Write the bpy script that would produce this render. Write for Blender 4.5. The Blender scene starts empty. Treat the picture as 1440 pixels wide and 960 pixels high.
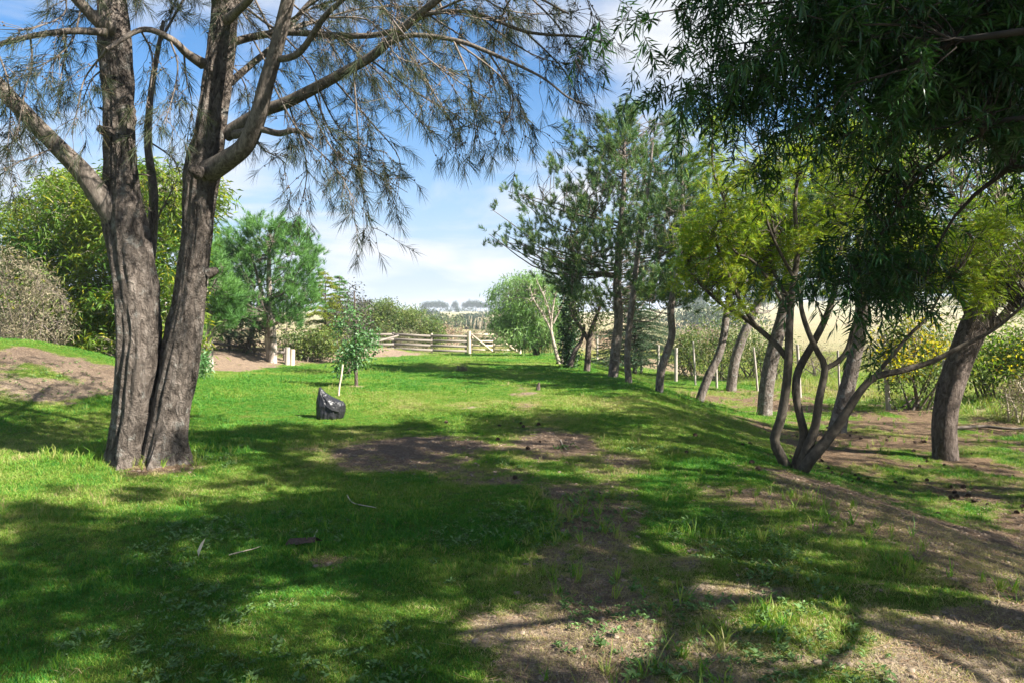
import bpy, math
import numpy as np
from mathutils import Vector

R = math.radians
rng = np.random.default_rng(11)
sc = bpy.context.scene
COL = sc.collection

# ------------------------------------------------------------------ camera, sky, sun, exposure
FPX, CU, CV, HOR = 1040.0, 720.0, 480.0, 445.0      # focal length and centre in photo pixels
CAMZ = 1.62
PITCH = math.atan((CV - HOR) / FPX)
cam_d = bpy.data.cameras.new('camera')
cam_d.sensor_width = 36.0
cam_d.lens = 36.0 * FPX / 1440.0
cam_d.clip_start, cam_d.clip_end = 0.05, 6000
cam = bpy.data.objects.new('camera', cam_d)
COL.objects.link(cam)
cam.location = (0, 0, CAMZ)
cam.rotation_euler = (R(90) - PITCH, 0, 0)
sc.camera = cam

SUN_AZ, SUN_EL = R(118), R(41)
SUN = Vector((math.sin(SUN_AZ) * math.cos(SUN_EL), math.cos(SUN_AZ) * math.cos(SUN_EL), math.sin(SUN_EL)))
world = bpy.data.worlds.new('World')
sc.world = world
world.use_nodes = True
wt = world.node_tree
wt.nodes.clear()
def wn(t, **k):
    n = wt.nodes.new(t)
    for a, b in k.items():
        setattr(n, a, b)
    return n
w_out = wn('ShaderNodeOutputWorld')
w_bg = wn('ShaderNodeBackground')
w_bg.inputs['Strength'].default_value = 0.05
w_sky = wn('ShaderNodeTexSky', sky_type='NISHITA', sun_disc=False, sun_elevation=SUN_EL, sun_rotation=SUN_AZ,
           altitude=300.0, air_density=1.0, dust_density=0.25, ozone_density=3.0)
# soft fair-weather clouds: noise on a flat layer above the place
w_tc = wn('ShaderNodeTexCoord')
w_sep = wn('ShaderNodeSeparateXYZ')
wt.links.new(w_tc.outputs['Generated'], w_sep.inputs[0])
w_add = wn('ShaderNodeMath', operation='ADD'); w_add.inputs[1].default_value = 0.16
w_max = wn('ShaderNodeMath', operation='MAXIMUM'); w_max.inputs[1].default_value = 0.0
wt.links.new(w_sep.outputs['Z'], w_max.inputs[0]); wt.links.new(w_max.outputs[0], w_add.inputs[0])
w_dx = wn('ShaderNodeMath', operation='DIVIDE'); w_dy = wn('ShaderNodeMath', operation='DIVIDE')
wt.links.new(w_sep.outputs['X'], w_dx.inputs[0]); wt.links.new(w_add.outputs[0], w_dx.inputs[1])
wt.links.new(w_sep.outputs['Y'], w_dy.inputs[0]); wt.links.new(w_add.outputs[0], w_dy.inputs[1])
w_cmb = wn('ShaderNodeCombineXYZ')
wt.links.new(w_dx.outputs[0], w_cmb.inputs[0]); wt.links.new(w_dy.outputs[0], w_cmb.inputs[1])
w_cmb.inputs[2].default_value = 3.7
w_noise = wn('ShaderNodeTexNoise')
w_noise.inputs['Scale'].default_value = 1.05
w_noise.inputs['Detail'].default_value = 7.0
w_noise.inputs['Roughness'].default_value = 0.56
w_noise.inputs['Distortion'].default_value = 0.35
wt.links.new(w_cmb.outputs[0], w_noise.inputs['Vector'])
w_ramp = wn('ShaderNodeValToRGB')
w_ramp.color_ramp.elements[0].position = 0.455
w_ramp.color_ramp.elements[0].color = (0, 0, 0, 1)
w_ramp.color_ramp.elements[1].position = 0.63
w_ramp.color_ramp.elements[1].color = (1, 1, 1, 1)
wt.links.new(w_noise.outputs['Fac'], w_ramp.inputs[0])
w_mix = wn('ShaderNodeMix', data_type='RGBA')
w_mix.inputs['B'].default_value = (4.7, 4.85, 5.1, 1)
wt.links.new(w_ramp.outputs['Color'], w_mix.inputs['Factor'])
w_hz = wn('ShaderNodeMapRange'); w_hz.inputs['From Min'].default_value = 0.3; w_hz.inputs['From Max'].default_value = -0.02
w_hz.interpolation_type = 'SMOOTHSTEP'; w_hz.inputs['To Max'].default_value = 0.95
wt.links.new(w_sep.outputs['Z'], w_hz.inputs['Value'])
w_pale = wn('ShaderNodeMix', data_type='RGBA'); w_pale.inputs['B'].default_value = (2.5, 3.15, 4.15, 1)
wt.links.new(w_hz.outputs[0], w_pale.inputs['Factor']); w_hs = wn('ShaderNodeHueSaturation'); w_hs.inputs['Saturation'].default_value = 1.3; w_hs.inputs['Value'].default_value = 0.95
wt.links.new(w_sky.outputs[0], w_hs.inputs['Color']); wt.links.new(w_hs.outputs[0], w_pale.inputs['A'])
wt.links.new(w_pale.outputs['Result'], w_mix.inputs['A'])
wt.links.new(w_mix.outputs['Result'], w_bg.inputs['Color'])
wt.links.new(w_bg.outputs[0], w_out.inputs[0])

sun_d = bpy.data.lights.new('sun', 'SUN')
sun_d.energy = 5.0
sun_d.angle = R(0.53)
sun_d.color = (1.0, 0.95, 0.86)
sun = bpy.data.objects.new('sun', sun_d)
COL.objects.link(sun)
sun.rotation_euler = SUN.to_track_quat('Z', 'Y').to_euler()
sun.location = (30, -15, 40)

vs = sc.view_settings
vs.view_transform = 'Standard'
vs.look = 'None'
vs.exposure = 2.0
vs.gamma = 1.0
vs.use_curve_mapping = False
sc.cycles.use_denoising = True
sc.cycles.max_bounces = 8
sc.cycles.diffuse_bounces = 4
sc.cycles.transmission_bounces = 4
sc.cycles.transparent_max_bounces = 4
sc.cycles.sample_clamp_indirect = 6.0

# ------------------------------------------------------------------ helpers: noise, pixels, meshes
_perm = np.random.default_rng(3).random((256, 256))
def vnoise(x, y):
    xi, yi = np.floor(x).astype(int), np.floor(y).astype(int)
    fx, fy = x - xi, y - yi
    fx = fx * fx * (3 - 2 * fx); fy = fy * fy * (3 - 2 * fy)
    g = lambda a, b: _perm[a & 255, b & 255]
    return (g(xi, yi) * (1 - fx) + g(xi + 1, yi) * fx) * (1 - fy) + (g(xi, yi + 1) * (1 - fx) + g(xi + 1, yi + 1) * fx) * fy
def fbm(x, y, o=4):
    s, a, t = 0.0, 0.5, 0.0
    for i in range(o):
        s = s + a * vnoise(x * 2 ** i + 17.3 * i, y * 2 ** i + 5.1 * i); t += a; a *= 0.5
    return s / t
def sstep(a, b, x):
    t = np.clip((x - a) / (b - a), 0, 1)
    return t * t * (3 - 2 * t)
def norm(v):
    return v / np.maximum(np.linalg.norm(v, axis=-1, keepdims=True), 1e-9)
def gauss(x, y, cx, cy, rx, ry):
    return np.exp(-(((x - cx) / rx) ** 2 + ((y - cy) / ry) ** 2))

def H(x, y):
    """height of the ground"""
    x = np.asarray(x, float); y = np.asarray(y, float)
    ex = x - 0.25 * np.sin(y * 0.45)
    low = sstep(2.2, 5.4, ex)
    z = -0.62 * low - 0.34 * sstep(26, 40, y) * (1 - low)
    z = z + 1.12 * gauss(x, y, -9.4, 13.2, 3.2, 3.0) + 0.22 * gauss(x, y, -11.5, 19, 4, 5)
    ln = ((-3.2 - -8.0) * (y - 18.0) - (38.0 - 18.0) * (x - -8.0)) / math.hypot(4.8, 20.0)
    z = z + 0.42 * sstep(0.0, 2.6, ln) * sstep(14, 19, y) * (1 - sstep(34, 40, y))
    z = z + 0.12 * gauss(x, y, -4.3, 8.3, 1.0, 0.9)
    z = z + 0.28 * gauss(x, y, 12.5, 16.5, 3.0, 2.0)
    # rut at the foot of the slope
    a = np.array([0.9, 4.95]); b = np.array([3.6, 3.75]); ab = b - a
    t = ((x - a[0]) * ab[0] + (y - a[1]) * ab[1]) / (ab @ ab)
    dd = ((x - a[0]) * -ab[1] + (y - a[1]) * ab[0]) / np.linalg.norm(ab)
    w = sstep(-0.05, 0.25, t) * (1 - sstep(1.0, 1.2, t))
    z = z + w * (-0.07 * np.exp(-(dd / 0.09) ** 2) + 0.05 * np.exp(-((dd + 0.2) / 0.14) ** 2))
    # rolling land beyond
    z = z - 0.45 * sstep(40, 60, y)
    z = z + sstep(90, 430, y) * (4.9 + 9.0 * sstep(20, 260, x) + 1.5 * sstep(80, 400, -x)) * (1 - 0.4 * sstep(520, 1500, y))
    z = z + 0.5 * (fbm(x / 14.0 + 3, y / 14.0) - 0.5) * sstep(40, 90, y)
    near = 1 - sstep(18, 40, np.hypot(x, y))
    z = z + near * (0.07 * (fbm(x / 1.1, y / 1.1, 3) - 0.5) + 0.03 * (fbm(x * 4, y * 4, 2) - 0.5))
    return z
CAMZ = 1.62 + float(H(0.0, 0.0))
cam.location.z = CAMZ

_f = np.array([0, math.cos(PITCH), -math.sin(PITCH)]); _u = np.array([0, math.sin(PITCH), math.cos(PITCH)])
def ray(u, v):
    return np.array([(u - CU) / FPX, 0, 0]) + (CV - v) / FPX * _u + _f
def P(u, v, d):
    """point seen at photo pixel (u, v) at distance d along the view axis"""
    r = ray(u, v)
    return np.array([0, 0, CAMZ]) + r * (d / r[1])
def G(u, v):
    """ground point seen at photo pixel (u, v)"""
    r = ray(u, v); r = r / r[1]
    o = np.array([0, 0, CAMZ]); p = 0.8; d = 0.8
    while d < 600:
        q = o + r * d
        if q[2] < H(q[0], q[1]):
            lo, hi = p, d
            for _ in range(20):
                m = (lo + hi) / 2; q = o + r * m
                if q[2] < H(q[0], q[1]): hi = m
                else: lo = m
            return o + r * hi
        p = d; d *= 1.01
    return o + r * 600
def path(pts):
    return np.array([P(*p) for p in pts])
def vfrac(u, v):
    return np.array([(np.asarray(u) - CU) / FPX, (np.asarray(v) - HOR) / FPX])

def in_poly(px, py, poly):
    poly = np.array(poly, float); c = np.zeros(len(px), bool)
    j = len(poly) - 1
    for i in range(len(poly)):
        xi, yi = poly[i]; xj, yj = poly[j]
        cond = ((yi > py) != (yj > py)) & (px < (xj - xi) * (py - yi) / (yj - yi + 1e-12) + xi)
        c ^= cond; j = i
    return c
def fill(poly, n, d0, rad, r=rng, gap=1.7):
    """n points in the volume whose outline from the path is poly, depth d0 +- rad (rounded)"""
    a = np.array(poly, float); lo, hi = a.min(0), a.max(0)
    us, vs_ = [], []; m = int(n * gap)
    while len(us) < m:
        pu = r.uniform(lo[0], hi[0], 4 * n); pv = r.uniform(lo[1], hi[1], 4 * n)
        k = in_poly(pu, pv, poly); us += list(pu[k]); vs_ += list(pv[k])
    us, vs_ = np.array(us[:m]), np.array(vs_[:m])
    c = (lo + hi) / 2; h = (hi - lo) / 2
    prof = np.sqrt(np.clip(1.15 - ((us - c[0]) / h[0]) ** 2, 0.12, 1))
    dd = d0 + rad * prof * r.uniform(-1, 1, m)
    q = np.array([P(a_, b_, e_) for a_, b_, e_ in zip(us, vs_, dd)])
    s_ = max(0.28, rad * 0.42)       # drifts and gaps through the crown
    w = fbm(q[:, 0] / s_ + 3.1 * q[:, 1] / s_ * 0.3 + 40, q[:, 2] / s_ + 0.7 * q[:, 1] / s_, 2) + r.uniform(0, 0.16, m)
    return q[np.argsort(-w)[:n]]

class MB:
    """collects quads and triangles and links them as one mesh object"""
    def __init__(s): s.V, s.F4, s.F3, s.n = [], [], [], 0
    def add(s, V, F):
        V = np.asarray(V, float).reshape(-1, 3); F = np.asarray(F, int)
        if len(V) == 0: return
        (s.F4 if F.shape[1] == 4 else s.F3).append(F + s.n)
        s.V.append(V); s.n += len(V)
    def mesh(s, name, base=(0, 0, 0), smooth=False):
        V = (np.concatenate(s.V) - np.asarray(base)) if s.V else np.zeros((0, 3))
        F4 = np.concatenate(s.F4) if s.F4 else np.zeros((0, 4), int)
        F3 = np.concatenate(s.F3) if s.F3 else np.zeros((0, 3), int)
        me = bpy.data.meshes.new(name)
        me.vertices.add(len(V)); me.vertices.foreach_set('co', V.astype(np.float32).ravel())
        li = np.concatenate([F4.ravel(), F3.ravel()]).astype(np.int32)
        tot = np.concatenate([np.full(len(F4), 4), np.full(len(F3), 3)]).astype(np.int32)
        st = np.concatenate([[0], np.cumsum(tot)[:-1]]).astype(np.int32) if len(tot) else tot
        me.loops.add(len(li)); me.loops.foreach_set('vertex_index', li)
        me.polygons.add(len(tot)); me.polygons.foreach_set('loop_start', st); me.polygons.foreach_set('loop_total', tot)
        me.update(calc_edges=True)
        if smooth: me.polygons.foreach_set('use_smooth', np.ones(len(tot), bool))
        return me
    def build(s, name, mat, parent=None, base=None, smooth=False, kind=None):
        if base is None: base = tuple(parent.location) if parent else (0, 0, 0)
        me = s.mesh(name, base, smooth); me.materials.append(mat)
        o = bpy.data.objects.new(name, me); COL.objects.link(o)
        if parent: o.parent = parent
        else: o.location = base
        if kind: o['kind'] = kind
        return o
def link_part(name, me, mat, parent):
    o = bpy.data.objects.new(name, me); COL.objects.link(o); o.parent = parent
    if mat: me.materials.append(mat)
    return o
def thing(name, label, cat, base, group=None):
    o = bpy.data.objects.new(name, None); COL.objects.link(o)
    o.location = tuple(float(a) for a in base); o.empty_display_size = 0.2
    o['label'] = label; o['category'] = cat
    if group: o['group'] = group
    return o
def tag(o, label, cat, group=None):
    o['label'] = label; o['category'] = cat
    if group: o['group'] = group
    return o

def resample(p, n):
    """Catmull-Rom through p, n points"""
    p = np.asarray(p, float)
    if len(p) == 2: return p[0] + (p[1] - p[0]) * np.linspace(0, 1, n)[:, None]
    q = np.concatenate([[2 * p[0] - p[1]], p, [2 * p[-1] - p[-2]]])
    seg = np.concatenate([[0], np.cumsum(np.linalg.norm(np.diff(p[:, :3], axis=0), axis=1))]); seg /= seg[-1]
    t = np.linspace(0, 1, n); i = np.clip(np.searchsorted(seg, t, 'right') - 1, 0, len(p) - 2)
    f = ((t - seg[i]) / np.maximum(seg[i + 1] - seg[i], 1e-9))[:, None]
    a, b, c, d = q[i], q[i + 1], q[i + 2], q[i + 3]
    return 0.5 * (2 * b + (c - a) * f + (2 * a - 5 * b + 4 * c - d) * f ** 2 + (3 * b - a - 3 * c + d) * f ** 3)
def tubes(mb, paths, radii, sides=5, cap=False, disp=None):
    """paths (N,K,3), radii (N,K): N tubes at once"""
    paths = np.asarray(paths, float); radii = np.asarray(radii, float)
    N, K, _ = paths.shape
    t = norm(np.gradient(paths, axis=1))
    ov = norm(paths[:, -1] - paths[:, 0])
    ref = np.where(np.abs(ov[:, 2:3]) < 0.8, np.array([[0, 0, 1.0]]), np.array([[1.0, 0, 0]]))[:, None, :]
    u = norm(np.cross(t, np.broadcast_to(ref, t.shape))); v = np.cross(t, u)
    an = np.linspace(0, 2 * math.pi, sides, endpoint=False)
    ring = np.cos(an)[:, None] * u[:, :, None, :] + np.sin(an)[:, None] * v[:, :, None, :]
    rr = radii[:, :, None, None]
    if disp is not None: rr = rr * disp[None, :, :, None]
    V = paths[:, :, None, :] + rr * ring
    j = np.arange(sides); j2 = (j + 1) % sides
    k = np.arange(K - 1)[:, None]
    f = np.stack([k * sides + j, k * sides + j2, (k + 1) * sides + j2, (k + 1) * sides + j], -1).reshape(-1, 4)
    F = (np.arange(N)[:, None, None] * K * sides + f).reshape(-1, 4)
    mb.add(V.reshape(-1, 3), F)
    if cap:
        for n in range(N):
            o = mb.n
            mb.add(np.concatenate([V[n, -1], paths[n, -1:]]), np.stack([j, j2, np.full(sides, sides)], -1))
            mb.add(np.concatenate([V[n, 0], paths[n, :1]]), np.stack([j2, j, np.full(sides, sides)], -1))
def tube(mb, pts, rad, n=16, sides=8, wob=0.0, cap=False, disp=None):
    p = resample(np.column_stack([np.asarray(pts, float), np.interp(np.linspace(0, 1, len(pts)), np.linspace(0, 1, len(rad)), rad)]), n)
    if wob:
        p[:, :3] += np.cumsum(rng.normal(0, wob, (n, 3)), 0) * np.linspace(0, 1, n)[:, None] * 0.4
    tubes(mb, p[None, :, :3], np.maximum(p[None, :, 3], 0.0006), sides, cap, disp)
    return p
def box(mb, c, s, rz=0.0, ry=0.0, jit=0.0):
    x, y, z = np.array(s) / 2
    V = np.array([[a, b, c_] for a in (-x, x) for b in (-y, y) for c_ in (-z, z)])
    V = V + rng.normal(0, jit, V.shape) if jit else V
    ca, sa = math.cos(ry), math.sin(ry); V = V @ np.array([[ca, 0, -sa], [0, 1, 0], [sa, 0, ca]])
    ca, sa = math.cos(rz), math.sin(rz); V = V @ np.array([[ca, sa, 0], [-sa, ca, 0], [0, 0, 1]])
    mb.add(V + np.asarray(c), [[0, 1, 3, 2], [4, 6, 7, 5], [0, 4, 5, 1], [2, 3, 7, 6], [0, 2, 6, 4], [1, 5, 7, 3]])
def perp(D, r=rng):
    a = norm(np.cross(D, r.normal(size=D.shape))); return a, np.cross(D, a)
def rdir(n, r=rng):
    return norm(r.normal(size=(n, 3)))

# leaf shapes ------------------------------------------------------
def strap(mb, B, D, L, W, fold=0.25, droop=0.0, N=None):
    """lance leaves: base points B, directions D; two triangles, folded on the midrib"""
    n = len(B); D = norm(D)
    if N is None: N = perp(D)[0]
    S = norm(np.cross(D, N)); N = np.cross(S, D)
    L = np.broadcast_to(L, n)[:, None]; W = np.broadcast_to(W, n)[:, None]
    mid = B + D * L * 0.45 + N * W * fold
    tip = B + D * L - np.array([0, 0, 1]) * L * droop
    V = np.stack([B, mid + S * W * 0.5, tip, mid - S * W * 0.5], 1).reshape(-1, 3)
    i = np.arange(n)[:, None] * 4
    mb.add(V, np.concatenate([i + [0, 1, 2], i + [0, 2, 3]]))
def needles(mb, B, D, L, W, bend=0.0):
    """needles as slim blades, one triangle, or three when bent by their weight"""
    n = len(B); D = norm(D); S = perp(D)[0]
    L = np.broadcast_to(L, n)[:, None]; W = np.broadcast_to(W, n)[:, None]
    if not bend:
        V = np.stack([B - S * W / 2, B + S * W / 2, B + D * L], 1).reshape(-1, 3)
        mb.add(V, np.arange(n * 3).reshape(-1, 3)); return
    m = B + D * L * 0.5 - np.array([0, 0, 1]) * L * bend * 0.22
    e = B + D * L * 0.93 - np.array([0, 0, 1]) * L * bend
    V = np.stack([B - S * W / 2, B + S * W / 2, m - S * W / 2, m + S * W / 2, e], 1).reshape(-1, 3)
    i = np.arange(n)[:, None] * 5
    mb.add(V, np.concatenate([i + [0, 1, 3], i + [0, 3, 2], i + [2, 3, 4]]))
def brush(mb, B, D, L, n, nl, spread, W, bend=0.0, t0=0.0):
    """bottle-brush shoots: n needles along each shoot"""
    S = len(B); D = norm(D)
    b = np.repeat(B, n, 0); d = np.repeat(D, n, 0); l = np.repeat(np.broadcast_to(L, S), n)
    t = rng.uniform(t0, 1, S * n)
    a = spread * (0.6 + 0.5 * rng.random(S * n)) * (1.15 - 0.55 * t)
    p, q = perp(d)
    dirs = d * np.cos(a)[:, None] + p * np.sin(a)[:, None]
    needles(mb, b + d * (l * t)[:, None], dirs, nl * rng.uniform(0.75, 1.15, S * n), W, bend)
def clump(mb, C, rad, n, L, W, up=0.25, out=None):
    """broad leaves spread in small clumps round C"""
    S = len(C)
    off = rng.normal(0, 1, (S * n, 3)) * (np.broadcast_to(rad, S).repeat(n)[:, None] * 0.5)
    b = np.repeat(C, n, 0) + off
    d = rdir(S * n) + norm(off) * 0.7 + np.array([0, 0, -0.15])
    nn = rdir(S * n) + np.array([0, 0, up * 4])
    strap(mb, b, d, L * rng.uniform(0.6, 1.25, S * n), W * rng.uniform(0.7, 1.2, S * n), 0.2, 0.1, nn)
def fronds(mb, B, D, L, pairs, ll, lw, droop=0.25):
    """feather leaves: pairs of slim leaflets on a drooping midrib"""
    S = len(B); D = norm(D); sd, nn = perp(D)
    sd = norm(np.cross(D, np.array([0, 0, 1]) + 0.5 * rng.normal(size=(S, 3))))
    L = np.broadcast_to(L, S)
    for k in range(pairs):
        t = (k + 0.6) / pairs
        b = B + D * (L * t)[:, None] - np.array([0, 0, 1]) * (L * droop * t * t)[:, None]
        for s in (-1, 1):
            d = D * 0.45 + sd * s + rng.normal(0, 0.12, (S, 3)) - np.array([0, 0, 0.25])
            needles(mb, b, d, ll * (1 - 0.55 * abs(t - 0.4)), lw)
def connect(mb, pts, net, r0=0.006, K=5, sag=0.0, bias=0.35, skip=0.0, sides=3, rise=0.0):
    """a twig from the skeleton net (M,4: xyz, radius) to each point"""
    out = np.zeros((len(pts), K, 3)); dirs = np.zeros((len(pts), 3))
    rr = np.zeros((len(pts), K))
    for s in range(0, len(pts), 500):
        q = pts[s:s + 500]
        dv = q[:, None, :] - net[None, :, :3]
        dist = np.linalg.norm(dv, axis=2) - bias * dv[:, :, 2] + 0.0
        dist = dist + rng.uniform(0, 0.12, dist.shape) * np.linalg.norm(dv, axis=2)
        i = dist.argmin(1); a = net[i, :3]
        t = np.linspace(0, 1, K)[None, :, None]
        ln = np.linalg.norm(q - a, axis=1)[:, None, None]
        pp = a[:, None] + (q - a)[:, None] * t
        pp = pp + np.array([0, 0, 1.0]) * ln * (sag * 4 * t * (1 - t)) + rng.normal(0, 0.085, pp.shape) * ln * (t * (1 - t) * 4)
        out[s:s + 500] = pp
        rr[s:s + 500] = np.minimum(net[i, 3], r0 + 0.006 * ln[:, 0, 0])[:, None] * np.linspace(1, 0.35, K)[None]
        dirs[s:s + 500] = norm(pp[:, -1] - pp[:, -2])
    if mb is not None: tubes(mb, out, rr, sides)
    return out, rr, dirs
def netof(*ps, dens=0.06):
    """(x,y,z,r) samples along tubes"""
    o = []
    for p in ps:
        n = max(4, int(np.linalg.norm(np.diff(p[:, :3], axis=0), axis=1).sum() / dens)); o.append(resample(p, n))
    return np.concatenate(o)
def skeleton(mb, trunk, tips, r0, slope=0.35, wob=0.01, sides=5, zmin=None, arch=0.06):
    """main branches from the trunk (x,y,z,r) to tips, leaving lower than they end"""
    res = []
    for tp in tips:
        h = np.hypot(trunk[:, 0] - tp[0], trunk[:, 1] - tp[1])
        want = tp[2] - slope * h
        ok = trunk if zmin is None else trunk[trunk[:, 2] > zmin]
        h2 = np.hypot(ok[:, 0] - tp[0], ok[:, 1] - tp[1])
        i = np.argmin(np.abs(ok[:, 2] - (tp[2] - slope * h2)) + 0.15 * h2)
        a = ok[i, :3]; v = tp - a; ln = np.linalg.norm(v)
        m = a + v * 0.5 - np.array([0, 0, arch * ln]) + rng.normal(0, 0.05, 3) * ln
        r = min(r0 * (0.35 + 0.22 * ln), ok[i, 3] * 0.75)
        res.append(tube(mb, [a, m, tp], [r, r * 0.65, r * 0.25], 9, sides, wob))
    return res

# ------------------------------------------------------------------ materials
def material(name):
    m = bpy.data.materials.new(name); m.use_nodes = True
    t = m.node_tree; t.nodes.clear(); return m, t
def N_(t, ty, **k):
    n = t.nodes.new(ty)
    for a, b in k.items():
        if a in n.inputs.keys() if hasattr(n.inputs, 'keys') else False: n.inputs[a].default_value = b
        else: setattr(n, a, b)
    return n
def rgb(c): return (c[0], c[1], c[2], 1)
def noise(t, vec, scale, detail=4, rough=0.55, dist=0.0):
    n = t.nodes.new('ShaderNodeTexNoise'); n.inputs['Scale'].default_value = scale; n.inputs['Detail'].default_value = detail
    n.inputs['Roughness'].default_value = rough; n.inputs['Distortion'].default_value = dist
    if vec is not None: t.links.new(vec, n.inputs['Vector'])
    return n.outputs['Fac']
def ramp(t, f, stops):
    n = t.nodes.new('ShaderNodeValToRGB'); e = n.color_ramp.elements
    while len(e) < len(stops): e.new(0.5)
    for i, (p, c) in enumerate(stops):
        e[i].position = p; e[i].color = rgb(c) if not isinstance(c, (int, float)) else (c, c, c, 1)
    t.links.new(f, n.inputs[0]); return n.outputs['Color']
def mixc(t, f, a, b, blend='MIX'):
    n = t.nodes.new('ShaderNodeMix'); n.data_type = 'RGBA'; n.blend_type = blend
    for s, v in (('Factor', f), ('A', a), ('B', b)):
        i = [q for q in n.inputs if q.name == s and (q.type == 'RGBA' or s == 'Factor')][0]
        if s == 'Factor': i = n.inputs[0]
        if hasattr(v, 'links') or hasattr(v, 'is_linked'): t.links.new(v, i)
        elif isinstance(v, (int, float)): i.default_value = v
        else: i.default_value = rgb(v)
    return n.outputs[2]
def mapped(t, scale, coord='Object'):
    tc = t.nodes.new('ShaderNodeTexCoord'); mp = t.nodes.new('ShaderNodeMapping'); mp.inputs['Scale'].default_value = scale
    t.links.new(tc.outputs[coord], mp.inputs[0]); return mp.outputs[0]
def principled(t, col, rough=0.8, spec=0.3, bump=None, bstr=0.5, bdist=0.02):
    b = t.nodes.new('ShaderNodeBsdfPrincipled')
    if hasattr(col, 'is_linked'): t.links.new(col, b.inputs['Base Color'])
    else: b.inputs['Base Color'].default_value = rgb(col)
    b.inputs['Roughness'].default_value = rough
    b.inputs['Specular IOR Level'].default_value = spec
    if bump is not None:
        bn = t.nodes.new('ShaderNodeBump'); bn.inputs['Strength'].default_value = bstr; bn.inputs['Distance'].default_value = bdist
        t.links.new(bump, bn.inputs['Height']); t.links.new(bn.outputs[0], b.inputs['Normal'])
    return b
def finish(t, sh):
    o = t.nodes.new('ShaderNodeOutputMaterial'); t.links.new(sh, o.inputs['Surface'])
def leaf_mat(name, c1, c2, c3=None, trans=0.4, rough=0.5, spec=0.3, clumpy=1.2, tcol=None):
    """leaf colours vary leaf by leaf and in drifts through the crown; light passes through"""
    m, t = material(name)
    geo = t.nodes.new('ShaderNodeNewGeometry')
    nz = noise(t, mapped(t, (1, 1, 1)), clumpy, 3)
    a = ramp(t, nz, [(0.35, c1), (0.65, c2)])
    r = ramp(t, geo.outputs['Random Per Island'], [(0.0, (0.62, 0.62, 0.62)), (1.0, (1.38, 1.38, 1.38))])
    col = mixc(t, 1.0, a, r, 'MULTIPLY')
    if c3 is not None:
        k = t.nodes.new('ShaderNodeMath'); k.operation = 'GREATER_THAN'; k.inputs[1].default_value = 0.86
        t.links.new(geo.outputs['Random Per Island'], k.inputs[0])
        col = mixc(t, k.outputs[0], col, c3)
    b = principled(t, col, rough, spec)
    tr = t.nodes.new('ShaderNodeBsdfTranslucent')
    tc = mixc(t, 1.0, col, tcol or (1.25, 1.35, 0.55), 'MULTIPLY'); t.links.new(tc, tr.inputs['Color'])
    mx = t.nodes.new('ShaderNodeMixShader'); mx.inputs[0].default_value = trans
    t.links.new(b.outputs[0], mx.inputs[1]); t.links.new(tr.outputs[0], mx.inputs[2])
    finish(t, mx.outputs[0]); return m
def bark_mat(name, c1, c2, c3, sx=14.0, sz=2.2, bstr=0.9, bdist=0.03, lichen=None):
    m, t = material(name)
    v = mapped(t, (sx, sx, sz)); v2 = mapped(t, (1, 1, 1))
    n1 = noise(t, v, 1.0, 8, 0.68, 0.9); n2 = noise(t, v2, 3.0, 4); n3 = noise(t, v2, 60, 3)
    col = ramp(t, n1, [(0.32, c1), (0.5, c2), (0.72, c3)])
    col = mixc(t, 0.55, col, ramp(t, n2, [(0.3, (0.6, 0.58, 0.56)), (0.7, (1.25, 1.22, 1.2))]), 'MULTIPLY')
    if lichen:
        f = ramp(t, noise(t, v2, 7.0, 5, 0.7), [(0.56, 0.0), (0.66, 0.75)]); col = mixc(t, f, col, lichen)
    ad = t.nodes.new('ShaderNodeMath'); ad.operation = 'MULTIPLY_ADD'; ad.inputs[1].default_value = 0.25
    t.links.new(n3, ad.inputs[0]); t.links.new(n1, ad.inputs[2])
    finish(t, principled(t, col, 0.92, 0.15, ad.outputs[0], bstr, bdist).outputs[0]); return m
def wood_mat(name, c1, c2, s=(3, 30, 30)):
    m, t = material(name)
    n = noise(t, mapped(t, s), 1.0, 5, 0.6, 0.5)
    finish(t, principled(t, ramp(t, n, [(0.3, c1), (0.7, c2)]), 0.85, 0.2, n, 0.4, 0.01).outputs[0]); return m
def plain_mat(name, c, rough=0.7, spec=0.3, var=0.25, scale=12.0):
    m, t = material(name)
    n = noise(t, mapped(t, (1, 1, 1)), scale, 4)
    finish(t, principled(t, ramp(t, n, [(0.3, tuple(a * (1 - var) for a in c)), (0.7, tuple(a * (1 + var) for a in c))]), rough, spec, n, 0.3, 0.01).outputs[0]); return m

M = {}
M['oak_bark'] = bark_mat('she_oak_bark', (0.03, 0.025, 0.021), (0.135, 0.112, 0.094), (0.26, 0.225, 0.195), 15, 8.5, 1.0, 0.1, (0.27, 0.26, 0.23))
M['oak_branch'] = bark_mat('she_oak_branch', (0.045, 0.037, 0.03), (0.125, 0.105, 0.088), (0.23, 0.2, 0.17), 26, 9, 0.7, 0.012)
M['oak_twig'] = plain_mat('she_oak_twig', (0.13, 0.105, 0.085), 0.8)
M['pine_bark'] = bark_mat('pine_bark', (0.045, 0.036, 0.03), (0.155, 0.128, 0.108), (0.3, 0.26, 0.23), 16, 8, 1.0, 0.05, (0.3, 0.3, 0.28))
M['pine_bark_pale'] = bark_mat('pine_bark_pale', (0.14, 0.11, 0.09), (0.36, 0.3, 0.26), (0.52, 0.46, 0.41), 14, 4, 0.8, 0.03)
M['thick_bark'] = bark_mat('thick_bark', (0.035, 0.027, 0.022), (0.115, 0.09, 0.075), (0.22, 0.18, 0.155), 17, 7, 1.0, 0.05)
M['smooth_bark'] = bark_mat('smooth_bark', (0.035, 0.03, 0.024), (0.085, 0.072, 0.055), (0.15, 0.13, 0.1), 14, 8, 0.5, 0.01)
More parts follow.
